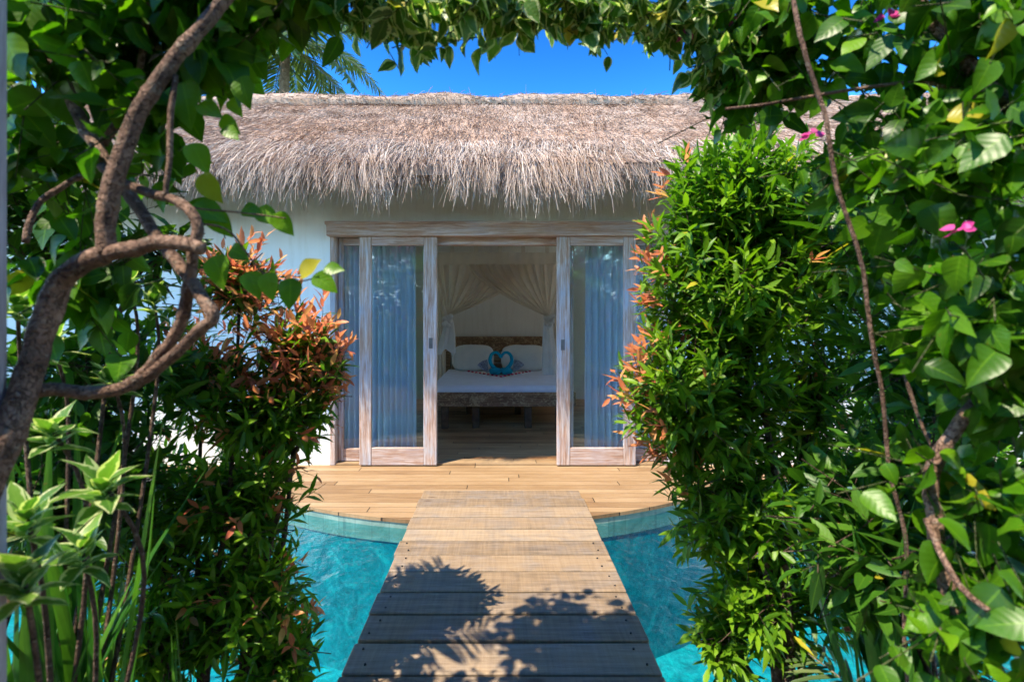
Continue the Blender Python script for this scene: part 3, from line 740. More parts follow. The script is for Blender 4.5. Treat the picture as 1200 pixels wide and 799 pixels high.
m_ = mt.build('mattress', M['sheet'], None, loc=(0, 7.2, .37)); tag(m_, 'thick mattress under a smooth white sheet on the timber bed', 'mattress')
ms = MB()
ms.grid(lambda u, v: (BX0 + .02 + (BX1 + .005 - BX0) * u, BF - .02 - .006 * math.sin(u * 40) * (1 - v), .455 + .07 * v + .004 * mnoise.noise(Vector((u * 20, v * 2, 0)))), 60, 4)
for px0, px1, sd, lb in ((530, 579, 1, 'plump cream pillow leaning on headboard left of swans'), (587, 641, 2, 'plump cream pillow leaning on headboard right of swans')):
    d = 8.08; x0, x1 = PX(px0, d), PX(px1, d); c = ((x0 + x1) / 2, d, .74)
    b = MB(); r_ = ((x1 - x0) / 2, .085, .22); b.ellipsoid(c, r_, 36, 22, .48, cush(c, r_, .38, sd))
    tag(b.build('pillow', M['pillow'], None, smooth=True, loc=(c[0], c[1], .53)), lb, 'pillow', 'pillows on the bed')
# folded cloth with petals
SX, SY, SZ = PX(587, 7.45), 7.52, .522
tri = [(PX(549, 7.8), 7.84), (SX, 7.13), (PX(621, 7.8), 7.84)]
b = MB(); b._add([(x, y, SZ) for x, y in tri] + [(x, y, SZ + .014) for x, y in tri], [(3, 4, 5), (0, 3, 5, 2), (0, 1, 4, 3), (1, 2, 5, 4)])
tag(b.build('folded_cloth', M['pillow'], None, loc=(SX, 7.6, SZ)), 'white cloth folded into a triangle under the towel swans', 'cloth')
pet = None
for i in range(17):
    t = i / 16 * 2; a, c = (tri[0], tri[1]) if t <= 1 else (tri[1], tri[2]); k = t if t <= 1 else t - 1
    x = a[0] + (c[0] - a[0]) * k; y = a[1] + (c[1] - a[1]) * k + .03
    if pet is None:
        b = MB(); b.ellipsoid((0, 0, 0), (.026, .02, .012), 8, 5, 1, lambda v: Vector((v.x, v.y, v.z + 4 * v.x * v.x)))
        pet = b.build('flower_petal', M['petal'], None, smooth=True); o = pet
        tag(o, 'crimson flower petal in the row edging the triangular white cloth', 'petal', 'petals around the folded cloth')
    else: o = pet.copy(); COL.objects.link(o)
    o.location = (x, y, SZ + .024); o.rotation_euler = (random.uniform(-.2, .2), random.uniform(-.2, .2), random.uniform(0, 6))
for s, lb in ((-1, 'turquoise towel swan on the left, neck forming half a heart'), (1, 'turquoise towel swan on the right, neck forming half a heart')):
    sw = empty('towel_swan', (SX + s * .09, SY, SZ + .014), lb, 'towel swan', 'towel swans on the bed')
    b = MB(); b.ellipsoid((SX + s * .085, SY, SZ + .065), (.10, .13, .055), 18, 10, .85, lambda v: Vector((v.x, v.y, v.z + .02 * math.sin(v.x * 60) * .3)))
    part(b, 'body', M['teal'], sw, smooth=True)
    pts = [(.06, -.02, .08), (.135, -.03, .15), (.168, -.03, .23), (.15, -.03, .31), (.10, -.03, .352), (.05, -.03, .345), (.016, -.03, .305), (.006, -.03, .27)]
    b = MB(); pp = smooth_path([(SX + s * a, SY + c, SZ + d_) for a, c, d_ in pts], 4)
    b.tube(pp, [.032 - .014 * i / (len(pp) - 1) for i in range(len(pp))], 8, wob=.05); part(b, 'neck', M['teal'], sw, smooth=True)
for s, lb in ((-1, 'grey patterned cloth fan left of the towel swans'), (1, 'grey patterned cloth fan right of the towel swans')):
    b = MB(); c = Vector((SX + s * .19, SY + .06, SZ + .016))
    def fan(u, v):
        a = R(38 + 48 * u); r = .02 + .20 * v
        return (c.x + s * r * math.cos(a), c.y + .02 * math.sin(u * 38) * v, c.z + r * math.sin(a))
    b.grid(fan, 30, 4); o = b.build('cloth_fan', M['grey_cloth'], None, smooth=False, loc=c); tag(o, lb, 'cloth', 'folded cloth fans on the bed')
    md = o.modifiers.new('thickness', 'SOLIDIFY'); md.thickness = .006

# mosquito net
ND = 7.6
net = empty('mosquito_net', (0, ND, 2.3), 'sheer cream mosquito net with crossed drapes knotted at both sides of the bed', 'mosquito net')
ztop, zband = PZ(288.5, ND), PZ(311, ND)
b = MB(); xa, xb = PX(503, ND), PX(668, ND)
b.grid(lambda u, v: (xa + (xb - xa) * u, ND + .008 * math.sin(u * 70), zband + (PZ(296, ND) - zband) * v), 90, 3); part(b, 'valance', M['net'], net, smooth=True)
for px in (509, 530, 558, 586, 613, 641, 668):
    b = MB(); x = PX(px, ND); b.grid(lambda u, v: (x - .03 + .06 * u, ND - .012 * math.sin(v * 3.14), PZ(296, ND) - .01 + (ztop + .05 - PZ(296, ND)) * v), 2, 4)
    part(b, 'hanging_tab', M['net'], net)
b = MB(); b.tube([(xa - .1, ND + .02, ztop + .02), (xb + .1, ND + .02, ztop + .02)], .014, 8); part(b, 'hanging_rail', M['bedwood'], net)
def drape(t0, t1, tie, name, y, fl):
    b = MB(); ta, tb = PX(t0, ND), PX(t1, ND); q = Vector(tie)
    def fn(u, v):
        k = u if fl > 0 else 1 - u                                   # k = 0 outer edge, 1 inner edge
        x0 = ta + (tb - ta) * u; s = v
        e = 1.0 + .38 * k
        x = x0 + (q.x + (u - .5) * .05 - x0) * s ** e
        z = zband + .01 + (q.z - zband) * s ** (1.0 - .12 * k) + .0
        pl = (.028 * (1 - s * .55)) * math.sin(u * 58 + 1.5 * math.sin(u * 9)) + .006 * math.sin(u * 133)
        return (x, y + pl, z)
    b.grid(fn, 120, 18); return part(b, name, M['net'], net, smooth=True)
tl, tr_ = (PX(527, ND), ND - .03, PZ(371, ND)), (PX(641, ND), ND - .06, PZ(371, ND))
drape(506, 626, tl, 'drape', ND - .02, 1); drape(548, 664, tr_, 'drape', ND - .07, -1)
def tail(tie, zb, w1, sd):
    b = MB(); q = Vector(tie)
    def fn(u, v):
        a = 2 * math.pi * u; k = .03 + w1 * v ** .7; rr = 1 + .28 * math.sin(a * 5 + sd) + .12 * math.sin(a * 9)
        return (q.x + k * rr * math.cos(a) * 1.0 + .05 * v * v * sd, q.y + k * .5 * rr * math.sin(a), q.z + (zb + .05 * math.sin(a * 2 + sd) - q.z) * v)
    b.grid(fn, 60, 10); part(b, 'tail', M['tail'], net, smooth=True)
    b = MB()
    for k in range(9):
        a = k * .7; b.ellipsoid((q.x + .05 * math.cos(a * 2) + (-.03 if sd < 0 else .03), q.y + .025 * math.sin(a) - .02, q.z - .02 - .018 * k + .03), (.042, .035, .036), 9, 6)
    part(b, 'knot', M['tail'], net, smooth=True)
tail(tl, PZ(412, ND), .095, -1); tail(tr_, PZ(442, ND), .085, 1)
# two loose sides of the net
for px, wdt, sd in ((517, .07, 1), (653, .06, 2)):
    b = MB(); x = PX(px, ND + .3)
    b.grid(lambda u, v: (x + (u - .5) * 2 * wdt * (.6 + .5 * (1 - v)), ND + .3 + .03 * math.sin(u * 16 + sd), .3 + (zband - .3) * v), 30, 8); part(b, 'side_drape', M['net'], net, smooth=True)

# ------------------------------------------------------------------ plants
MI = __import__('mathutils').Matrix
def fixp(o, root):
    if o: o.matrix_parent_inverse = MI.Translation(-root.location)
    return o
def redtip(root, blobs, trunks, young_w, lf=(.062, .017), mat='shrub', nleaf=10, twig=.2, slack=.03, trim=True, slack2=.25, bias=0.0):
    """leafy shrub: trunks, branches, old green leaves, young red leaves"""
    A, E, pos, dr, nm, rank, tid = grow(blobs, twig, nleaf, slack=slack, trim=trim)
    base = rng.uniform(.8, 1.25, len(pos)); ln = lf[0] * base * (1.15 - .35 * (rank >= nleaf - 3)); wd = lf[1] * base
    k = clear_tips(pos, dr, ln, slack2) if trim else np.ones(len(pos), bool)
    isy = np.zeros(len(pos), bool)
    if young_w is not None:
        pr = young_w(E)[tid]; tw = rng.random(len(E))[tid]
        isy = (tw < pr) & (rank >= nleaf - 4 - (pr > .5) * 2)
    shade = rng.random(len(E))[tid]
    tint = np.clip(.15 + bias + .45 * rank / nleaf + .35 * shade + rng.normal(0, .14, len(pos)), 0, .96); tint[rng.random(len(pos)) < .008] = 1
    a = k & ~isy
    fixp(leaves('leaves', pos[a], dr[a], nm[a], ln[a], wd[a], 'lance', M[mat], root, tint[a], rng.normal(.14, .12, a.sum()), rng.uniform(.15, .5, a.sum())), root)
    c = k & isy
    if c.sum(): fixp(leaves('young_leaves', pos[c], dr[c], nm[c], ln[c] * .85, wd[c] * .95, 'lance', M['young'], root, np.clip(rng.normal(.5, .25, c.sum()), 0, 1), rng.normal(.08, .12, c.sum()), .3), root)
    # skeleton
    aa = [A]; bb = [E]; ra = [np.full(len(A), .0018)]; rb = [np.full(len(A), .0008)]
    cs = np.array([q[0] for q in blobs]); near = np.argmin(((A[:, None] - cs[None]) ** 2).sum(2), 1)
    pick = rng.random(len(A)) < .4; st = cs[near[pick]] + rng.normal(0, .03, (pick.sum(), 3)) + np.array([0, 0, -.05])
    aa.append(st); bb.append(A[pick]); ra.append(np.full(pick.sum(), .0042)); rb.append(np.full(pick.sum(), .0018))
    fixp(sticks('twigs', np.concatenate(aa), np.concatenate(bb), np.concatenate(ra), np.concatenate(rb), M['dark_bark'], root), root)
    for t0, ids, r0 in trunks:
        b = MB()
        for i in ids:
            c = Vector(cs[i]); s = Vector(t0); mid = s.lerp(c, .5) + Vector((random.uniform(-.06, .06), random.uniform(-.06, .06), random.uniform(-.02, .08)))
            pts = smooth_path([s, s.lerp(mid, .5) + Vector((random.uniform(-.03, .03), 0, .04)), mid, c], 4)
            b.tube(pts, [r0 * (1 - .72 * j / (len(pts) - 1)) for j in range(len(pts))], 7, wob=.08)
        part(b, 'stem', M['dark_bark'], root, smooth=True)

# --- shrub with orange tips, right of the boardwalk
r1 = empty('red_tip_shrub', (.95, 1.62, -.08), 'tall bushy green shrub with coral red leaf tips right of the boardwalk', 'shrub', 'red tipped shrubs beside the boardwalk')
bl = [B(862, 320, 1.95, 128, 130, .34, 440), B(822, 455, 1.9, 108, 105, .32, 380), B(880, 225, 1.95, 112, 78, .28, 240), B(875, 590, 1.85, 110, 80, .28, 210),
      B(915, 690, 1.75, 95, 75, .22, 105), B(850, 735, 1.78, 44, 60, .15, 46), B(955, 470, 2.0, 80, 110, .3, 150), B(965, 300, 2.05, 75, 100, .3, 150)]
def yw_r(E):
    x, y, d = project(E); return np.clip((815 - x) / 75, 0.04, .95) * np.where(y < 540, .65, .3)
redtip(r1, bl, [((.95, 1.62, -.1), (0, 2, 6), .026), ((1.02, 1.62, -.1), (1, 3, 4, 5), .02)], yw_r, lf=(.078, .019), bias=.08)
# --- left
r2 = empty('red_tip_shrub', (-.9, 1.62, -.08), 'bushy shrub with many glowing orange young leaves left of the sliding doors', 'shrub', 'red tipped shrubs beside the boardwalk')
bl = [B(352, 410, 1.9, 66, 74, .22, 120), B(380, 420, 1.95, 32, 60, .15, 40), B(282, 325, 1.92, 62, 52, .2, 85), B(320, 480, 1.85, 88, 66, .28, 130), B(238, 430, 1.85, 85, 85, .3, 110),
      B(292, 575, 1.8, 90, 78, .28, 125), B(300, 690, 1.75, 84, 78, .25, 150), B(335, 760, 1.74, 52, 44, .2, 66), B(195, 620, 1.7, 90, 130, .3, 130), B(190, 745, 1.65, 90, 60, .2, 80)]
def yw_l(E):
    x, y, d = project(E); return np.clip(np.where(y < 470, (x - 150) / 110 * np.clip((490 - y) / 90, 0, 1), np.where(x > 325, .4, .10)), 0, .96)
redtip(r2, bl, [((-.9, 1.62, -.1), (0, 1, 3, 5), .018), ((-.98, 1.6, -.1), (2, 4, 8), .016), ((-.82, 1.64, -.1), (6, 7), .013)], yw_l, lf=(.076, .0185), twig=.24, slack2=.45, bias=.12)
# --- dark leafy shrub behind the vine on the right
r3 = empty('leafy_shrub', (1.5, 1.3, -.08), 'deep green long leaved shrub in the shade under the right vine', 'shrub')
bl = [B(1070, 420, 1.45, 90, 150, .3, 46), B(1010, 620, 1.35, 80, 100, .25, 50), B(1110, 560, 1.3, 100, 170, .3, 46), B(1040, 250, 1.5, 110, 100, .3, 46)]
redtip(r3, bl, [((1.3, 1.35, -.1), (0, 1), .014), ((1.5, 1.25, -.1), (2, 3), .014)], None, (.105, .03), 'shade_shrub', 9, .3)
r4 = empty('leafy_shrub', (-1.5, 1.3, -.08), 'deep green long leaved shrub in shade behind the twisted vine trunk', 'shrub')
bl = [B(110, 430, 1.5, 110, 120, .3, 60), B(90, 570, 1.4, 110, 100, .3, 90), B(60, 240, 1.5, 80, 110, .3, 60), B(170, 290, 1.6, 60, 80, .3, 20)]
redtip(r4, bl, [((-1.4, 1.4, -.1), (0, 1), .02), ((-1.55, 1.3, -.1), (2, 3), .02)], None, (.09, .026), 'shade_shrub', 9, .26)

def vines(root, blobs, lf, prof, mat, nleaf=7, twig=.3, hang=.7, slack=.02, slack2=.15, curl=.1, facing=(0, -.6, .55), cast_trim=True):
    A, E, pos, dr, nm, rank, tid = grow(blobs, twig, nleaf, up=-.25, spread=(80, 45), hang=hang, slack=slack, trim=cast_trim)
    N = len(pos); base = np.clip(rng.normal(.92, .24, N), .4, 1.35); ln = lf[0] * base; wd = lf[1] * base * rng.uniform(.78, 1.12, N)
    nm = np.array(facing) + rng.normal(0, .5, (N, 3))
    k = clear_tips(pos, dr, ln, slack2) if cast_trim else np.ones(N, bool)
    tint = np.clip(.2 + .5 * rng.random(len(E))[tid] + rng.normal(0, .2, N), 0, .96); tint[rng.random(N) < .01] = 1
    o = leaves('leaves', pos[k], dr[k], nm[k], ln[k], wd[k], prof, M[mat], root, tint[k], rng.normal(curl, .2, k.sum()), rng.uniform(.0, .6, k.sum()))
    fixp(o, root)
    fixp(sticks('twigs', A, E, .0015, .0008, M['twig'], root), root)

def limb(root, pts, r0, r1, name='branch', mat='bark', sub=6, label=None):
    b = MB(); pp = smooth_path([P(*q) for q in pts], sub); pp = [q + Vector((mnoise.noise(q * 22), 0, mnoise.noise(q * 22 + Vector((5, 5, 5))))) * min(r0, .012) * .45 for q in pp]; n_ = len(pp)
    rad = [(r0 + (r1 - r0) * i / (n_ - 1)) * (1 + .10 * mnoise.noise(pp[i] * 14) + .09 * mnoise.noise(pp[i] * 45) + (.16 if random.random() < .05 else 0)) for i in range(n_)]
    b.tube(pp, rad, 10, wob=.03); return part(b, name, M[mat], root, smooth=True)

# --- the woody vine on the left with its twisted trunk
v1 = empty('woody_vine', (-.75, .6, -.08), 'twisted bare woody vine with heart shaped leaves climbing on the left', 'vine')
limb(v1, [(-300, 1010, .62), (-90, 720, .68), (0, 530, .74), (32, 440, .78), (58, 362, .80), (78, 322, .80), (122, 298, .80)], .0235, .0165, 'trunk')
limb(v1, [(122, 298, .80), (126, 252, .80), (136, 200, .80), (160, 140, .81), (185, 95, .82), (225, 45, .84), (262, 0, .86), (310, -60, .88)], .0155, .0105)
limb(v1, [(122, 298, .80), (165, 288, .79), (205, 284, .78), (238, 293, .775)], .014, .010)
limb(v1, [(20, 460, .79), (60, 456, .80), (110, 460, .81), (150, 452, .82), (182, 425, .83), (208, 385, .83), (222, 340, .82), (226, 296, .81), (232, 268, .81), (214, 240, .82), (178, 226, .83), (140, 212, .84), (120, 195, .86)], .0115, .0075)
limb(v1, [(158, 452, .83), (200, 420, .82), (232, 388, .81), (250, 370, .80), (236, 345, .81), (212, 315, .83), (180, 272, .86), (150, 225, .88), (128, 195, .9), (98, 145, .92), (72, 92, .94), (55, 45, .95), (42, -10, .96)], .0095, .012)
limb(v1, [(98, 145, .95), (70, 80, .99), (58, 30, 1.0), (52, -15, 1.0)], .010, .008)
limb(v1, [(120, 170, .95), (150, 120, .95), (168, 60, .95), (172, -10, .95)], .008, .006)
limb(v1, [(205, 88, .83), (200, 140, .82), (198, 190, .82), (195, 232, .82)], .005, .0042)
limb(v1, [(30, 285, .9), (44, 240, .92), (80, 215, .95), (110, 200, .98)], .006, .005)
limb(v1, [(235, 262, .9), (270, 272, .93), (310, 322, .96), (350, 330, .97), (392, 318, .98)], .0022, .0012)
limb(v1, [(195, 232, .82), (230, 244, .86), (290, 250, .9), (335, 256, .92)], .0022, .0012)
bl = [B(60, 60, .98, 80, 70, .2, 17), B(160, 40, 1.0, 90, 45, .22, 24), B(60, 190, 1.05, 75, 80, .18, 20), B(250, 30, 1.05, 70, 40, .2, 48), B(200, 130, 1.0, 40, 45, .12, 16), (np.array((-.72, 1.12, 2.45)), np.array((.42, .4, .14)), 210),  # last clump hangs overhead out of frame, added to shade the near boards
      B(330, 5, 1.1, 70, 34, .22, 44), B(100, 340, 1.05, 90, 60, .15, 14), B(262, 72, 1.0, 45, 36, .12, 30), B(200, 190, 1.0, 40, 40, .1, 14)]
vines(v1, bl, (.072, .050), 'ovate', 'vine')
def sprig(root, items, mat, d):
    pos = []; dr = []; nm = []; ln = []
    for px, py, dx, dy, L in items:
        p = P(px, py, d + random.uniform(-.03, .03)); pos.append(p); dr.append((dx, random.uniform(-.3, .1), -dy)); nm.append((random.uniform(-.4, .4), -1, .4)); ln.append(L / F * d)
    ln = np.array(ln)
    fixp(leaves('hanging_leaves', np.array(pos), np.array(dr, float), np.array(nm, float), ln, ln * .66, 'ovate', M[mat], root, rng.uniform(.5, 1, len(pos)), .12, .3), root)
sprig(v1, [(228, 238, .7, .5, 42), (246, 248, .6, .7, 40), (285, 244, .8, .35, 30), (300, 246, .9, .5, 36), (322, 250, .7, .9, 34), (250, 300, .5, .8, 42), (270, 292, .9, .3, 30),
           (292, 318, .4, .9, 38), (312, 320, .5, 1, 36), (340, 326, .15, 1, 40), (352, 322, .5, -.3, 34), (368, 322, .8, .6, 36), (380, 314, .9, .2, 26), (214, 96, .3, 1, 60), (218, 130, .5, .9, 46),
           (205, 108, -.2, 1, 50), (236, 120, .6, .6, 34), (268, 118, .6, .5, 26), (282, 90, .3, 1, 40), (258, 140, .8, .4, 30), (225, 168, .5, 1, 40), (262, 150, .8, .5, 26), (220, 185, .8, .2, 34), (235, 205, .6, .8, 40)], 'vine', .95)
# --- flowering climber over the top and the right
v2 = empty('flowering_vine', (1.25, .7, -.08), 'dense climber with broad leaves and few pink blossoms over the right side', 'vine')
limb(v2, [(1180, 1000, .8), (1135, 800, .85), (1108, 680, .88), (1090, 580, .9), (1100, 535, .9), (1140, 475, .88), (1200, 392, .86), (1260, 300, .84)], .014, .010, 'trunk')
limb(v2, [(1096, 548, .9), (1130, 490, .94), (1170, 470, .92), (1230, 425, .9)], .006, .006)
limb(v2, [(1085, 610, .9), (1120, 680, .8), (1160, 715, .75)], .006, .004)
limb(v2, [(928, -10, .95), (941, 55, .95), (968, 140, .96), (981, 220, .97), (1010, 310, .98), (1022, 400, 1.0), (1035, 470, 1.02), (1042, 550, 1.04), (1062, 640, 1.06), (1060, 760, 1.08), (1075, 900, 1.1)], .0046, .0036)
limb(v2, [(1050, -20, 1.0), (1095, 25, .98), (1130, 70, .96), (1190, 130, .92), (1260, 180, .9)], .012, .014)
limb(v2, [(850, 128, 1.1), (900, 122, 1.08), (1000, 105, 1.05), (1090, 98, 1.0), (1180, 130, .95)], .003, .004)
limb(v2, [(1060, 440, 1.1), (1085, 510, 1.1), (1115, 560, 1.1)], .004, .003)
bl = [B(1120, 200, .95, 90, 110, .2, 42), B(1150, 400, .9, 75, 110, .16, 52), B(1150, 60, .95, 80, 70, .2, 34), B(1010, 50, 1.1, 90, 60, .22, 20), B(1030, 190, 1.1, 70, 80, .2, 26),
      B(1170, 600, .88, 60, 110, .15, 22), B(1160, 730, .82, 70, 60, .15, 20), B(900, 40, 1.2, 80, 62, .22, 62), B(1080, 330, 1.1, 50, 70, .15, 14), B(880, 110, 1.25, 60, 40, .15, 24)]
vines(v2, [(c, r, int(n_ * 1.02)) for c, r, n_ in bl], (.066, .044), 'ovate', 'vine', slack2=.1, curl=.18)
bl = [B(425, 8, 1.2, 62, 28, .22, 60), B(482, 30, 1.2, 34, 40, .15, 44), B(508, 68, 1.2, 10, 26, .05, 10), B(560, 18, 1.2, 52, 32, .2, 70), B(612, 28, 1.2, 26, 34, .12, 34), B(655, 10, 1.2, 42, 26, .2, 48),
      B(700, 34, 1.22, 24, 36, .14, 36), B(745, 6, 1.22, 34, 20, .14, 30), B(785, 30, 1.25, 46, 44, .2, 70), B(838, 82, 1.3, 42, 46, .15, 44)]
v3 = empty('variegated_vine', (1.5, .95, -.08), 'cream edged small leaved vine hanging along the top of the archway', 'vine')
vines(v3, [(c, r, int(n_ * .62)) for c, r, n_ in bl], (.058, .038), 'ovate', 'varieg', nleaf=7, twig=.18, slack=.15, slack2=.35)
limb(v3, [(1330, 900, 1.0), (1300, 300, 1.05), (1180, 0, 1.15), (1000, -60, 1.25), (800, -40, 1.28), (600, -30, 1.25), (420, -40, 1.2)], .016, .008, 'trunk')
def blossoms(root, spots, mat='flower', size=.03):
    pos = []; dr = []; nm = []
    for px, py, d in spots:
        c = P(px, py, d)
        for k in range(6):
            a = k * 2.1; pos.append(c + Vector((math.cos(a), math.sin(a), random.uniform(-.5, .5))) * .006); dr.append((math.cos(a) + random.uniform(-.3, .3), math.sin(a) - .2, random.uniform(-.6, .6))); nm.append((random.uniform(-1, 1), -1, .5))
    n_ = len(pos); fixp(leaves('blossoms', np.array(pos), np.array(dr, float), np.array(nm, float), rng.uniform(.7, 1.2, n_) * size, rng.uniform(.6, .9, n_) * size, 'ovate', M[mat], root, rng.random(n_), .1, .3), root)
blossoms(v2, [(1040, 19, 1.0), (952, 158, 1.0), (1124, 267, .85), (803, 42, 1.2), (862, 24, 1.2)], size=.021)
# --- variegated shrub low on the left
r5 = empty('variegated_shrub', (-1.0, 1.0, -.08), 'cream edged leafy shrub low on the left below the vine trunk', 'shrub')
def rosette(root, spots, lf, prof, mat, n=14):
    pos = []; dr = []; nm = []; ln = []; st = []; en = []
    for px, py, d, s in spots:
        c = np.array(P(px, py, d)); st.append(c + np.array([random.uniform(-.05, .05), .06, -.22])); en.append(c)
        for k in range(n):
            a = k * 2.4; e = .15 + 1.0 * (k / n)
            pos.append(c - np.array([0, 0, .05 * (1 - k / n)])); v = np.array([math.cos(a) * math.cos(e), math.sin(a) * math.cos(e), math.sin(e)]); dr.append(v + rng.normal(0, .12, 3)); nm.append(np.array([-v[0] * .4, -v[1] * .4, 1.0])); ln.append(lf[0] * s * random.uniform(.75, 1.15))
    ln = np.array(ln); N = len(ln)
    fixp(leaves('leaves', np.array(pos), np.array(dr), np.array(nm), ln, ln * lf[1], prof, M[mat], root, rng.uniform(.2, .9, N), rng.normal(.3, .15, N), rng.uniform(.1, .4, N)), root)
    for a_, c_ in zip(st, en):
        a_, c_ = Vector(a_), Vector(c_); g0 = root.location + Vector((random.uniform(-.06, .06), random.uniform(-.06, .06), -.03))
        b = MB(); pp_ = smooth_path([g0, g0.lerp(a_, .55) + Vector((0, .02, -.03)), a_, c_], 5)
        b.tube(pp_, [.007 - .0035 * k / (len(pp_) - 1) for k in range(len(pp_))], 6); part(b, 'stem', M['dark_bark'], root, smooth=True)
rosette(r5, [(122, 566, .95, 1.1), (28, 672, .75, 1.0), (95, 640, .95, 1.0), (60, 500, 1.0, .9), (130, 440, 1.2, .9), (180, 350, 1.3, .8), (60, 400, 1.2, .9), (30, 600, .85, 1), (150, 330, 1.3, .9), (20, 350, 1.1, 1), (110, 250, 1.3, .9)], (.085, .42), 'ovate', 'varieg')
# --- strap leaved plants
def strap_plant(name, base, label, cat, n, L, wdt, spread, mat='strap', lean=(0, 0), group=None):
    o = empty(name, base, label, cat, group); pos = []; dr = []; nm = []
    for k in range(n):
        a = k * 2.4; s = spread * random.uniform(.3, 1.1)
        v = np.array([math.cos(a) * s + lean[0], math.sin(a) * s + lean[1], 1.0]); pos.append(np.array(base) + np.array([math.cos(a), math.sin(a), 0]) * .03); dr.append(v); nm.append(np.array([-math.cos(a), -math.sin(a), s * .8]) + rng.normal(0, .15, 3))
    ln = L * rng.uniform(.65, 1.1, n)
    fixp(leaves('leaves', np.array(pos), np.array(dr), np.array(nm), ln, wdt * rng.uniform(.8, 1.15, n), 'strap', M[mat], o, rng.uniform(.1, .9, n), -rng.uniform(-.05, .45, n), .35), o); return o
strap_plant('sword_plant', (-1.03, 1.15, -.06), 'upright sword leaved plant among the shrubs at lower left', 'plant', 30, 1.2, .036, .22)
strap_plant('sword_plant', (-.86, .95, -.06), 'arching strap leaved plant at the bottom left, next to the pool', 'plant', 30, .8, .028, .85)
strap_plant('sword_plant', (1.12, 1.3, -.06), 'fan of long narrow leaves rising at the lower right', 'plant', 34, 1.0, .03, .34, lean=(-.05, .1))
strap_plant('sword_plant', (1.0, 1.1, -.06), 'low spreading strap leaved plant at the bottom right', 'plant', 40, .62, .02, .8)
strap_plant('sword_plant', (-1.25, .95, -.06), 'dark broad strap leaved plant in the bottom left corner', 'plant', 30, 1.0, .042, .45)

# --- palms
def frond(root, base, direction, L, droop, leaflet, wdt, nl, mat='palm', rr=.012, hang=.35):
    d = Vector(direction).normalized(); pts = []; p = Vector(base)
    for i in range(13):
        pts.append(p.copy()); d = (d + Vector((0, 0, -droop / 12))).normalized(); p = p + d * (L / 12)
    b = MB(); b.tube(pts, [rr * (1 - .8 * i / 12) for i in range(13)], 6); fo = part(b, 'frond', M['lime'] if False else M['palm_bark'], root, smooth=True)
    pos = []; dr = []; nm = []; ln = []
    for i in range(nl):
        t = .14 + .86 * i / (nl - 1); k = t * 12; j = min(int(k), 11); q = pts[j].lerp(pts[j + 1], k - j); tg = (pts[j + 1] - pts[j]).normalized()
        sd = tg.cross(Vector((0, 0, 1))).normalized(); up = sd.cross(tg)
        for s in (-1, 1):
            v = tg * .55 + sd * s * .85 + up * .15 - Vector((0, 0, hang)) * random.uniform(.6, 1.4)
            pos.append(q); dr.append(v.normalized() + Vector([random.gauss(0, .06) for _ in range(3)])); nm.append(up + Vector([random.gauss(0, .12) for _ in range(3)])); ln.append(leaflet * (.45 + .55 * math.sin(math.pi * min(1, .12 + t * .85))) * random.uniform(.85, 1.1))
    ln = np.array(ln); N = len(ln)
    lo = leaves('leaflets', np.array(pos), np.array(dr, float), np.array(nm, float), ln, wdt, 'leaflet', M[mat], fo, rng.uniform(.1, .9, N), rng.uniform(.05, .3, N), .3)
    return fo
def palm(base, crown, nf, L, leaflet, wdt, label, r0, seed, droop=1.2, fr_=None, name='coconut_palm', group=None, nl=46):
    random.seed(seed); o = empty(name, base, label, 'palm tree', group); b = MB()
    s, c = Vector(base), Vector(crown); pts = smooth_path([s, s.lerp(c, .35) + Vector((.08, 0, 0)), s.lerp(c, .7), c], 6)
    b.tube(pts, [r0 * (1 - .35 * i / (len(pts) - 1)) * (1 + .06 * (i % 2)) for i in range(len(pts))], 10); part(b, 'trunk', M['palm_bark'], o, smooth=True)
    dirs = fr_ or [(math.cos(k * 2.4), math.sin(k * 2.4), .95 - 1.2 * k / nf) for k in range(nf)]
    for d in dirs: frond(o, c, d, L * random.uniform(.85, 1.1), droop * random.uniform(.7, 1.2), leaflet, wdt, nl, rr=.012 * L / 1.6)
    return o
pb = P(335, 52, 12.0)
palm((pb.x - .4, 12.3, -.1), pb, 17, 2.5, .62, .045, 'tall coconut palm rising behind the thatched ridge', .16, 3, 1.3)
palm((-2.3, 1.0, -.1), (-2.1, 1.05, 1.75), 0, 1.15, .34, .022, 'young palm with feathery fronds at the left edge', .05, 5, .9,
     [(.78, .48, .75), (.62, .62, 1.05), (.9, .25, .9), (-.6, .3, .8), (.2, -.8, .8), (-.4, .9, .6)], 'garden_palm', None, 40)
# --- low feathery palm at lower right
palm((1.28, 1.2, -.1), (1.22, 1.25, .12), 0, .6, .17, .016, 'small feathery palm seedling at the bottom right', .02, 9, .9,
     [(-.8, .5, .6), (-.4, .9, .7), (.6, .5, .8), (.1, .7, 1.0), (-.9, -.1, .6)], 'palm_seedling', None, 30)
# --- bougainvillea behind the viewer, mirrored in the door glass
v4 = empty('bougainvillea', (0, -3.2, -.1), 'tall bougainvillea hedge with magenta bracts, mirrored in the door glass', 'bougainvillea')
bl = [(np.array((x, -3.2 + random.uniform(-.3, .3), z)), np.array((1.0, .6, .75)), 190) for x in (-6, -4.8, -3.6, -2.4, -1.2, 0, 1.2, 2.4, 3.6, 4.8, 6) for z in (.5, 1.6, 2.6, 3.4)] + [(np.array((x, -4.2, z)), np.array((1.1, .5, .8)), 90) for x in (-5.5, -4, -2.5, -1, .5, 2, 3.5, 5) for z in (1.2, 2.4, 3.6)]
vines(v4, bl, (.11, .075), 'ovate', 'vine', nleaf=6, twig=.35, cast_trim=False, facing=(0, .5, .6))
A, E, pos, dr, nm, rank, tid = grow([(c + np.array((0, .25, .1)), r, 75) for c, r, n_ in bl if c[2] > 1 and c[1] > -4], .3, 6, trim=False)
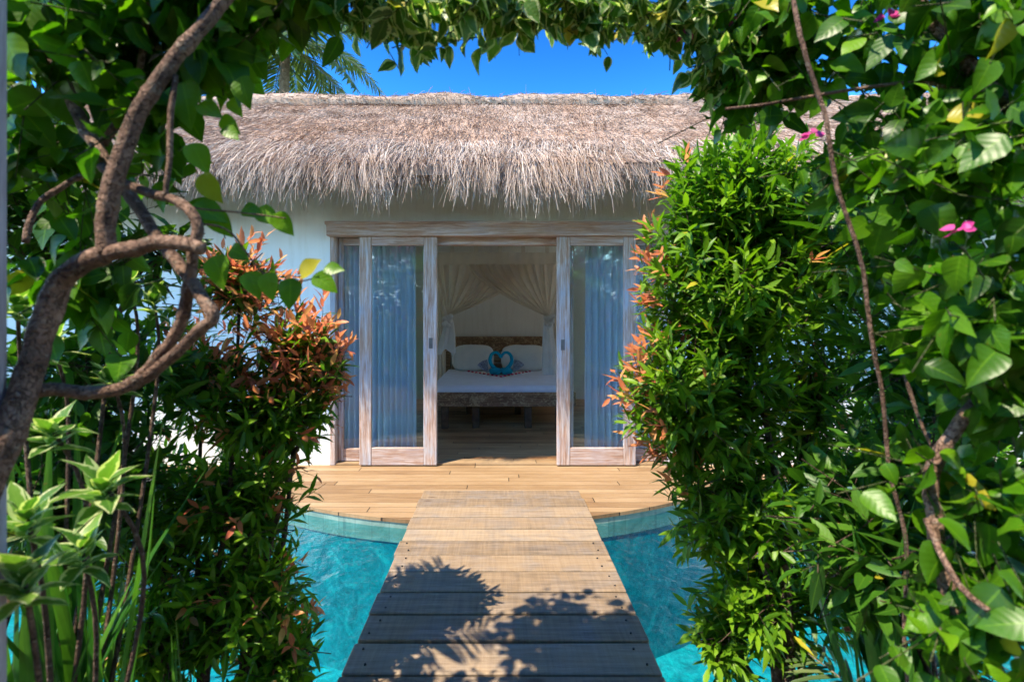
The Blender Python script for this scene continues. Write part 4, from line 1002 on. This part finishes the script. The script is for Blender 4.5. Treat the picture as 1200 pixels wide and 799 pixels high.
k = rng.random(len(pos)) < .75
fixp(leaves('bracts', pos[k], dr[k], nm[k], .07, .055, 'ovate', M['flower'], v4, rng.random(k.sum()), .1, .3), v4)
for x in (-4, -2, 0.0, 2, 4):
    b = MB(); b.tube(smooth_path([(x, -3.3, -.1), (x + .2, -3.2, .9), (x - .1, -3.2, 1.9), (x + .3, -3.1, 2.9)]), [.05] * 8 + [.03] * 8, 8)
    part(b, 'stem', M['bark'], v4, smooth=True)
# --- canopy of the archway over the viewer (shades the near boards)
v5 = empty('arch_canopy_vine', (-1.2, -.6, -.08), 'leafy roof of vines over the garden archway above the viewer', 'vine')
bl = [(np.array((x, y, 2.5 + .12 * math.cos(x))), np.array((.5, .45, .2)), 46) for x in (-1.4, -.6, .2) for y in (-1.0, -.2)]
vines(v5, bl, (.078, .055), 'ovate', 'vine', nleaf=6, twig=.3)
b = MB(); b.tube(smooth_path([(-1.2, -.6, -.1), (-1.25, -.5, 1.2), (-1.1, -.4, 2.3), (-.2, -.3, 2.55), (.9, -.2, 2.5)]), .02, 8); part(b, 'stem', M['bark'], v5, smooth=True)
# --- post of the archway
pp = MB(); x1 = PX(11, .77); x0 = x1 - .07; pp.box(x0, x1, .70, .77, -.1, 2.5, .004)
tag(pp.build('archway_post', M['post'], None, loc=((x0 + x1) / 2, .735, -.1)), 'slim weathered grey wooden post at the left edge', 'post')
# --- sunlit garden bushes beside the pool, seen through the gaps
for i, (x, y, z, rx, rz, lb) in enumerate(((3.1, 3.6, .55, .55, .6, 'sunlit lime green bush at the pool edge right of the doors'), (4.6, 3.9, .8, .8, .8, 'larger sunlit lime green bush at the far right of the deck'),
                                 (-3.6, 3.9, .5, .5, .5, 'rounded lime green bush on the deck far left'))):
    o = empty('garden_bush', (x, y, -.05), lb, 'bush', 'sunlit bushes beside the villa')
    redtip(o, [(np.array((x, y, z)), np.array((rx, .3, rz)), 330)], [((x, y, -.05), (0,), .02)], None, (.10, .035), 'lime', 8, .25, trim=False)
